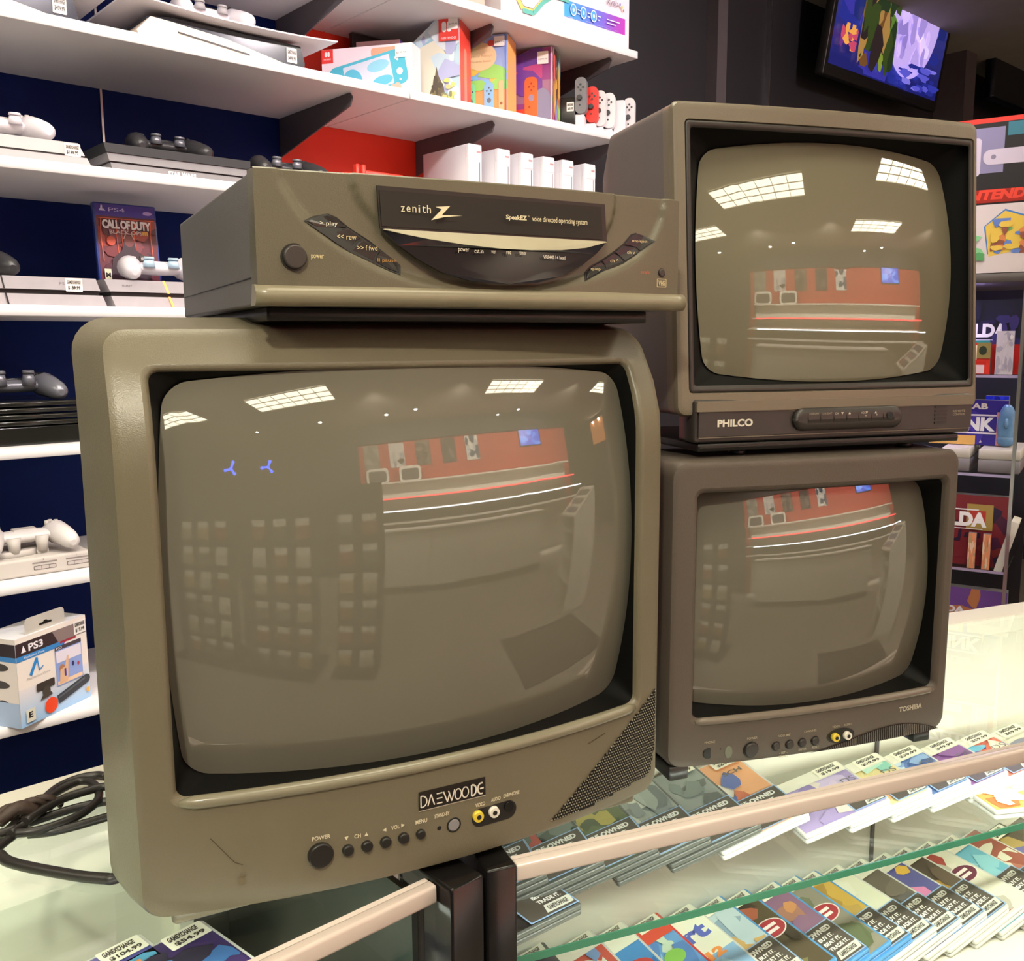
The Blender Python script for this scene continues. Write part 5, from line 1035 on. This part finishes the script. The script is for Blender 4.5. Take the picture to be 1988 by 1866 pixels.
tb('dark red fantasy box with big white capital letters ELDA, fourth tower shelf', -.350, -.5185, .180, .165, ['7c2430', '4c1c3c', '8c3430', '2c1c3c'], lambda A, w, h: (A.rect(w-.085, .085, w-.03, .145, 'a88c4c'), A.rect(w-.08, .10, w-.045, .13, 'b43830'), A.text('ZELDA', .012, .092, .126, .034, 'f4f0f8', bold=.06), A.rect(.06, .130, w-.06, .133, 'e8e0ec'), A.rect(.06, .086, w-.05, .088, 'e8e0ec'), A.rect(.03, .0, .055, .085, 'c8c4e8')), seed=14)
for k in range(2): tb(['tan cartridge leaning under the capital letters', 'second tan cartridge leaning under the capital letters'][k], -.245+.030*k, -.5185, .016, .082, ['e89c74', 'e8b48c', 'f0d4c0', 'b8a884'], None, yaw=0, y=.0, d=.012, seed=15+k, name='game_cartridge', cat='game cartridge')
t = thing('white_booklet', 'thin white booklet leaning at the right end of the fourth tower shelf', 'booklet', TOWER(-.190, 2.35, -.5183), 0, G2, rot=(0, math.radians(14), TOWER.rz)); MB().box(0, .016, 0, .08, 0, .12).build('pages', mat('paper_white', (.66, .63, .60), .6), t)
tb('purple and orange boxed game low in the tower, just above the right case', -.345, -.739, .185, .165, ['6c4898', 'a86448', '54388c', 'b47450'], lambda A, w, h: A.text('ZELDA', .01, .105, .09, .016, 'e8e4f4', bold=.05), seed=18)
light('tower_led', 'AREA', TOWER(-.35, 2.36, .10), 2.2, (.62, .5, 1), shape='RECTANGLE', size=.3, size_y=.02)
# ------------------------------------------------------------------ the shop behind the camera (seen in the picture tubes)
t = thing('doormat', 'dark rectangular doormat on the floor in the middle of the shop', 'mat', (2.08, .58, .0005), WALL.rz)
MB().rbox(-.50, .50, -.42, .42, 0, .010, .01, .003).build('mat_body', m_mat, t)
t = thing('shop_counter', 'long white service counter before the red wall', 'counter', WALL(1.55, -3.55, -1.46), WALL.rz); m_ctr = mat('counter_white', (.82, .79, .72), .5)
MB().box(-1.4, 1.4, 0, .3, .12, .94).build('counter_front', m_ctr, t); MB().box(-1.4, 1.4, .02, .3, 0, .12).build('toe_kick', m_blk, t); MB().rbox(-1.43, 1.43, -.02, .34, .94, .97, .005, .003).build('counter_top', m_ctr, t)
for k in range(1, 4): MB().box(-1.4+.7*k-.004, -1.4+.7*k+.004, .3001, .304, .13, .93).build('panel_joint', m_bracket, t)
t = thing('back_shelving', 'white back shelving with a red and a white light strip under the red wall', 'shelving', WALL(2.2, -4.25, -1.46), WALL.rz)
MB().box(-2.4, 2.4, -.2, .25, 0, .04).box(-2.4, 2.4, -.24, -.2, 0, 1.75).build('frame', m_ctr, t)
for z, y1 in ((1.72, .05), (1.43, .2), (1.22, .5), (1.02, .5)): MB().box(-2.4, 2.4, -.2, y1, z, z+.025).build('shelf_board', m_ctr, t)
MB().box(-2.3, 2.42, .201, .212, 1.435, 1.455).build('red_light_strip', mat('lit_red_strip', (1, .1, .1), .5, emit=(1, .03, .04), es=9), t)
MB().box(-2.2, 2.42, .501, .512, 1.222, 1.240).build('white_light_strip', mat('lit_white_strip', (1, 1, 1), .5, emit=(.85, .95, 1), es=9), t)
def poster(i, s0, s1, z0, z1, cols, label):
    t = thing('wall_poster', label, 'poster', WALL((s0+s1)/2, -4.485, z0-1.46), WALL.rz+PI, 'posters on the red wall'); w = s1-s0
    A_ = Art(front(0)); A_.rect(-w/2, 0, w/2, z1-z0, cols[0]); A_.blobs(-w/2, 0, w/2, z1-z0, cols, 14, 60+i, .3); A_.build('print', INKM, t)
for i, (a, b_, c) in enumerate(((-.25, .05, ['8c8880', 'b0aca0']), (.25, .55, ['d8d4d0', '38343c', 'b0b0b8']), (.78, 1.08, ['6c5c54', '8c7c70', '4c4040']), (1.32, 1.62, ['5c4c4c', '7c6c68', '3c3438']), (1.85, 2.15, ['e0e0dc', '4c5c74', 'c8ccd0']))):
    poster(i, a, b_, 2.03, 2.50, c, 'portrait poster on the red wall behind the camera, ' + ['leftmost', 'second', 'third', 'fourth', 'rightmost'][i])
t = thing('blue_screen', 'lit blue screen hung on the red wall', 'screen', WALL(3.57, -4.48, .72), WALL.rz+PI); MB().box(-.33, .33, 0, .04, 0, .40).build('frame', m_blk, t)
A_ = Art(front(0)); A_.rect(-.31, .02, .31, .38, '2a48c8'); A_.blobs(-.31, .02, .31, .38, ['3c68e0', '2038a8', '4c88f0', '2c50d0'], 16, 71, .3); A_.build('screen', art_mat('blue_screen_glow', .3, 3.0), t)
for i in range(2):
    t = thing('console_stand', ['white rounded console stand on the back shelving, left', 'white rounded console stand on the back shelving, right'][i], 'console stand', WALL(.0+.62*i, -4.30, .29), WALL.rz+PI, 'white stands on the back shelving')
    P = rrect(0, .13, .21, .14, .07, 6); MB().prism(P, 0, .1).build('shell', m_ctr, t); MB().prism(rrect(0, .12, .165, .10, .05, 6), -.005, .0).build('inner_face', m_bracket, t)
for i, n0 in enumerate((-4.95, -3.75)):
    t = thing('orange_window', ['orange lit wall panel at the right of the shop, far one', 'orange lit wall panel at the right of the shop, near one'][i], 'lit panel', WALL(7.17, n0, .70), WALL.rz-PI/2)
    MB().box(-.42, .42, 0, .02, 0, .60).build('panel', mat('lit_orange_panel', (.6, .25, .08), .6, emit=(.75, .26, .07), es=1.6), t)
    for k in (-.2, .2): MB().ball((k, -.03, .56), .035).build('bulb', m_bulb, t)
def stand(label, x, y, rz, w, d, h, slope):
    t = thing('display_stand', label, 'display stand', (x, y, 0), rz)
    MB().loft([[(a, 0, .0005), (a, d, .0005), (a, d, h), (a, 0, h-slope)] for a in (-w/2, -w/2+.03)], sm=False).build('side_panel', m_ctr, t); MB().loft([[(a, 0, .0005), (a, d, .0005), (a, d, h), (a, 0, h-slope)] for a in (w/2-.03, w/2)], sm=False).build('side_panel', m_ctr, t)
    MB().box(-w/2+.03, w/2-.03, d-.02, d, 0.001, h-.02).build('back', m_ctr, t)
    MB().loft([[(-w/2, -.01, h-slope), (-w/2, d, h), (-w/2, d, h+.02), (-w/2, -.01, h-slope+.02)], [(w/2, -.01, h-slope), (w/2, d, h), (w/2, d, h+.02), (w/2, -.01, h-slope+.02)]], sm=False).build('sloped_top', m_ctr, t)
    for k in range(1, 4): MB().box(-w/2+.03, w/2-.03, .02, d-.02, h*.22*k, h*.22*k+.02).build('shelf_board', m_ctr, t)
    A_ = Art(lambda a, b, hh: (a, -.01+(d+.01)*b, h-slope+slope*b+.0205+hh))
    for k in range(3): A_.rect(-w/2+.05, .08+.3*k, w/2-.05, .28+.3*k, ['6c6860', '807868', '5c5850'][k])
    A_.build('leaflets', INK, t)
stand('tall white demonstration stand with a sloped leaflet top beside the doormat', 2.95, .35, WALL.rz-PI/2+.2, .42, .36, 1.22, .25)
stand('wide white shelf stand with toys at the right of the shop', 2.35, 1.75, WALL.rz-PI/2-.1, 1.3, .40, 1.05, .10)
R_ = random.Random(5)
def rack(label, s0, n0, w, h, rz):
    t = thing('display_rack', label, 'rack', WALL(s0, n0, -1.46), rz); b = MB()
    for k in range(int(w/.08)+1): x = -w/2+.08*k; b.box(x-.003, x+.003, 0, .006, .05, h)
    for k in range(int(h/.10)): b.box(-w/2, w/2, .006, .010, .08+.10*k, .086+.10*k)
    b.build('wire_grid', m_blk, t); MB().box(-w/2, w/2, -.1, .3, 0.001, .05).build('base', m_blk, t); MB().box(-w/2, w/2, .012, .03, .05, h).build('backing', m_black, t)
    return t
cols = ['b0a890', 'c8c4b8', '8c5c3c', '6c6c64', '9c4c38', 'b89c6c', '54584c', 'd0ccc0']
NM = dict(zip(cols, ['tan', 'pale grey', 'brown', 'grey', 'rust red', 'golden', 'dark olive', 'off-white']))
for i, (s0, n0, w, l) in enumerate(((-1.15, -1.05, .62, 'black wire rack of bagged toys, left one behind the camera'), (-.48, -1.05, .62, 'black wire rack of bagged toys, middle one behind the camera'), (.12, -1.12, .34, 'narrow black wire rack of bagged toys, right one behind the camera'))):
    rk = rack(l, s0, n0, w, 1.50, WALL.rz+PI)
    for r_ in range(6):
        for c_ in range(int(w/.17)):
            x = -w/2+.10+.17*c_; z = 1.30-.21*r_; cc = R_.choice(cols)
            t = thing('bagged_toy', 'bagged %s toy, %s row %s column, on the %s' % (NM[cc], ['top', 'second', 'third', 'fourth', 'fifth', 'bottom'][r_], ['first', 'second', 'third'][c_], ['left wire rack', 'middle wire rack', 'narrow wire rack'][i]), 'toy', WALL(s0-x, n0+.012, -1.46+z-.16), WALL.rz+PI, 'bagged toys on the wire racks')
            MB().rbox(-.055, .055, -.02, .0, 0, .10, .012, .008, 'y').build('toy_body', mat('toy_'+cc, lin(cc)[:3], .35, noise=.5, scale=50), t)
            MB().box(-.05, .05, -.004, -.002, .10, .15).build('card', mat('toy_card', (.8, .78, .72), .15), t)
def star(label, x, y, z):
    t = thing('neon_star', label, 'neon light', (x, y, z), WALL.rz+PI); b = MB()
    for k in range(3): a = PI/2+k*2*PI/3+.4; b.sweep([(0, 0, 0), (.09*math.cos(a), 0, .09*math.sin(a))], [.018, .012], 8)
    for k in range(3): a = PI/2+k*2*PI/3+.4; b.ball((.09*math.cos(a), 0, .09*math.sin(a)), .022)
    b.build('neon_tube', mat('lit_blue_neon', (.1, .2, 1), .5, emit=(.03, .08, 1), es=14), t)
star('blue neon star light over the racks, left', .30, -3.0, 1.97); star('blue neon star light over the racks, right', .78, -2.9, 1.97)
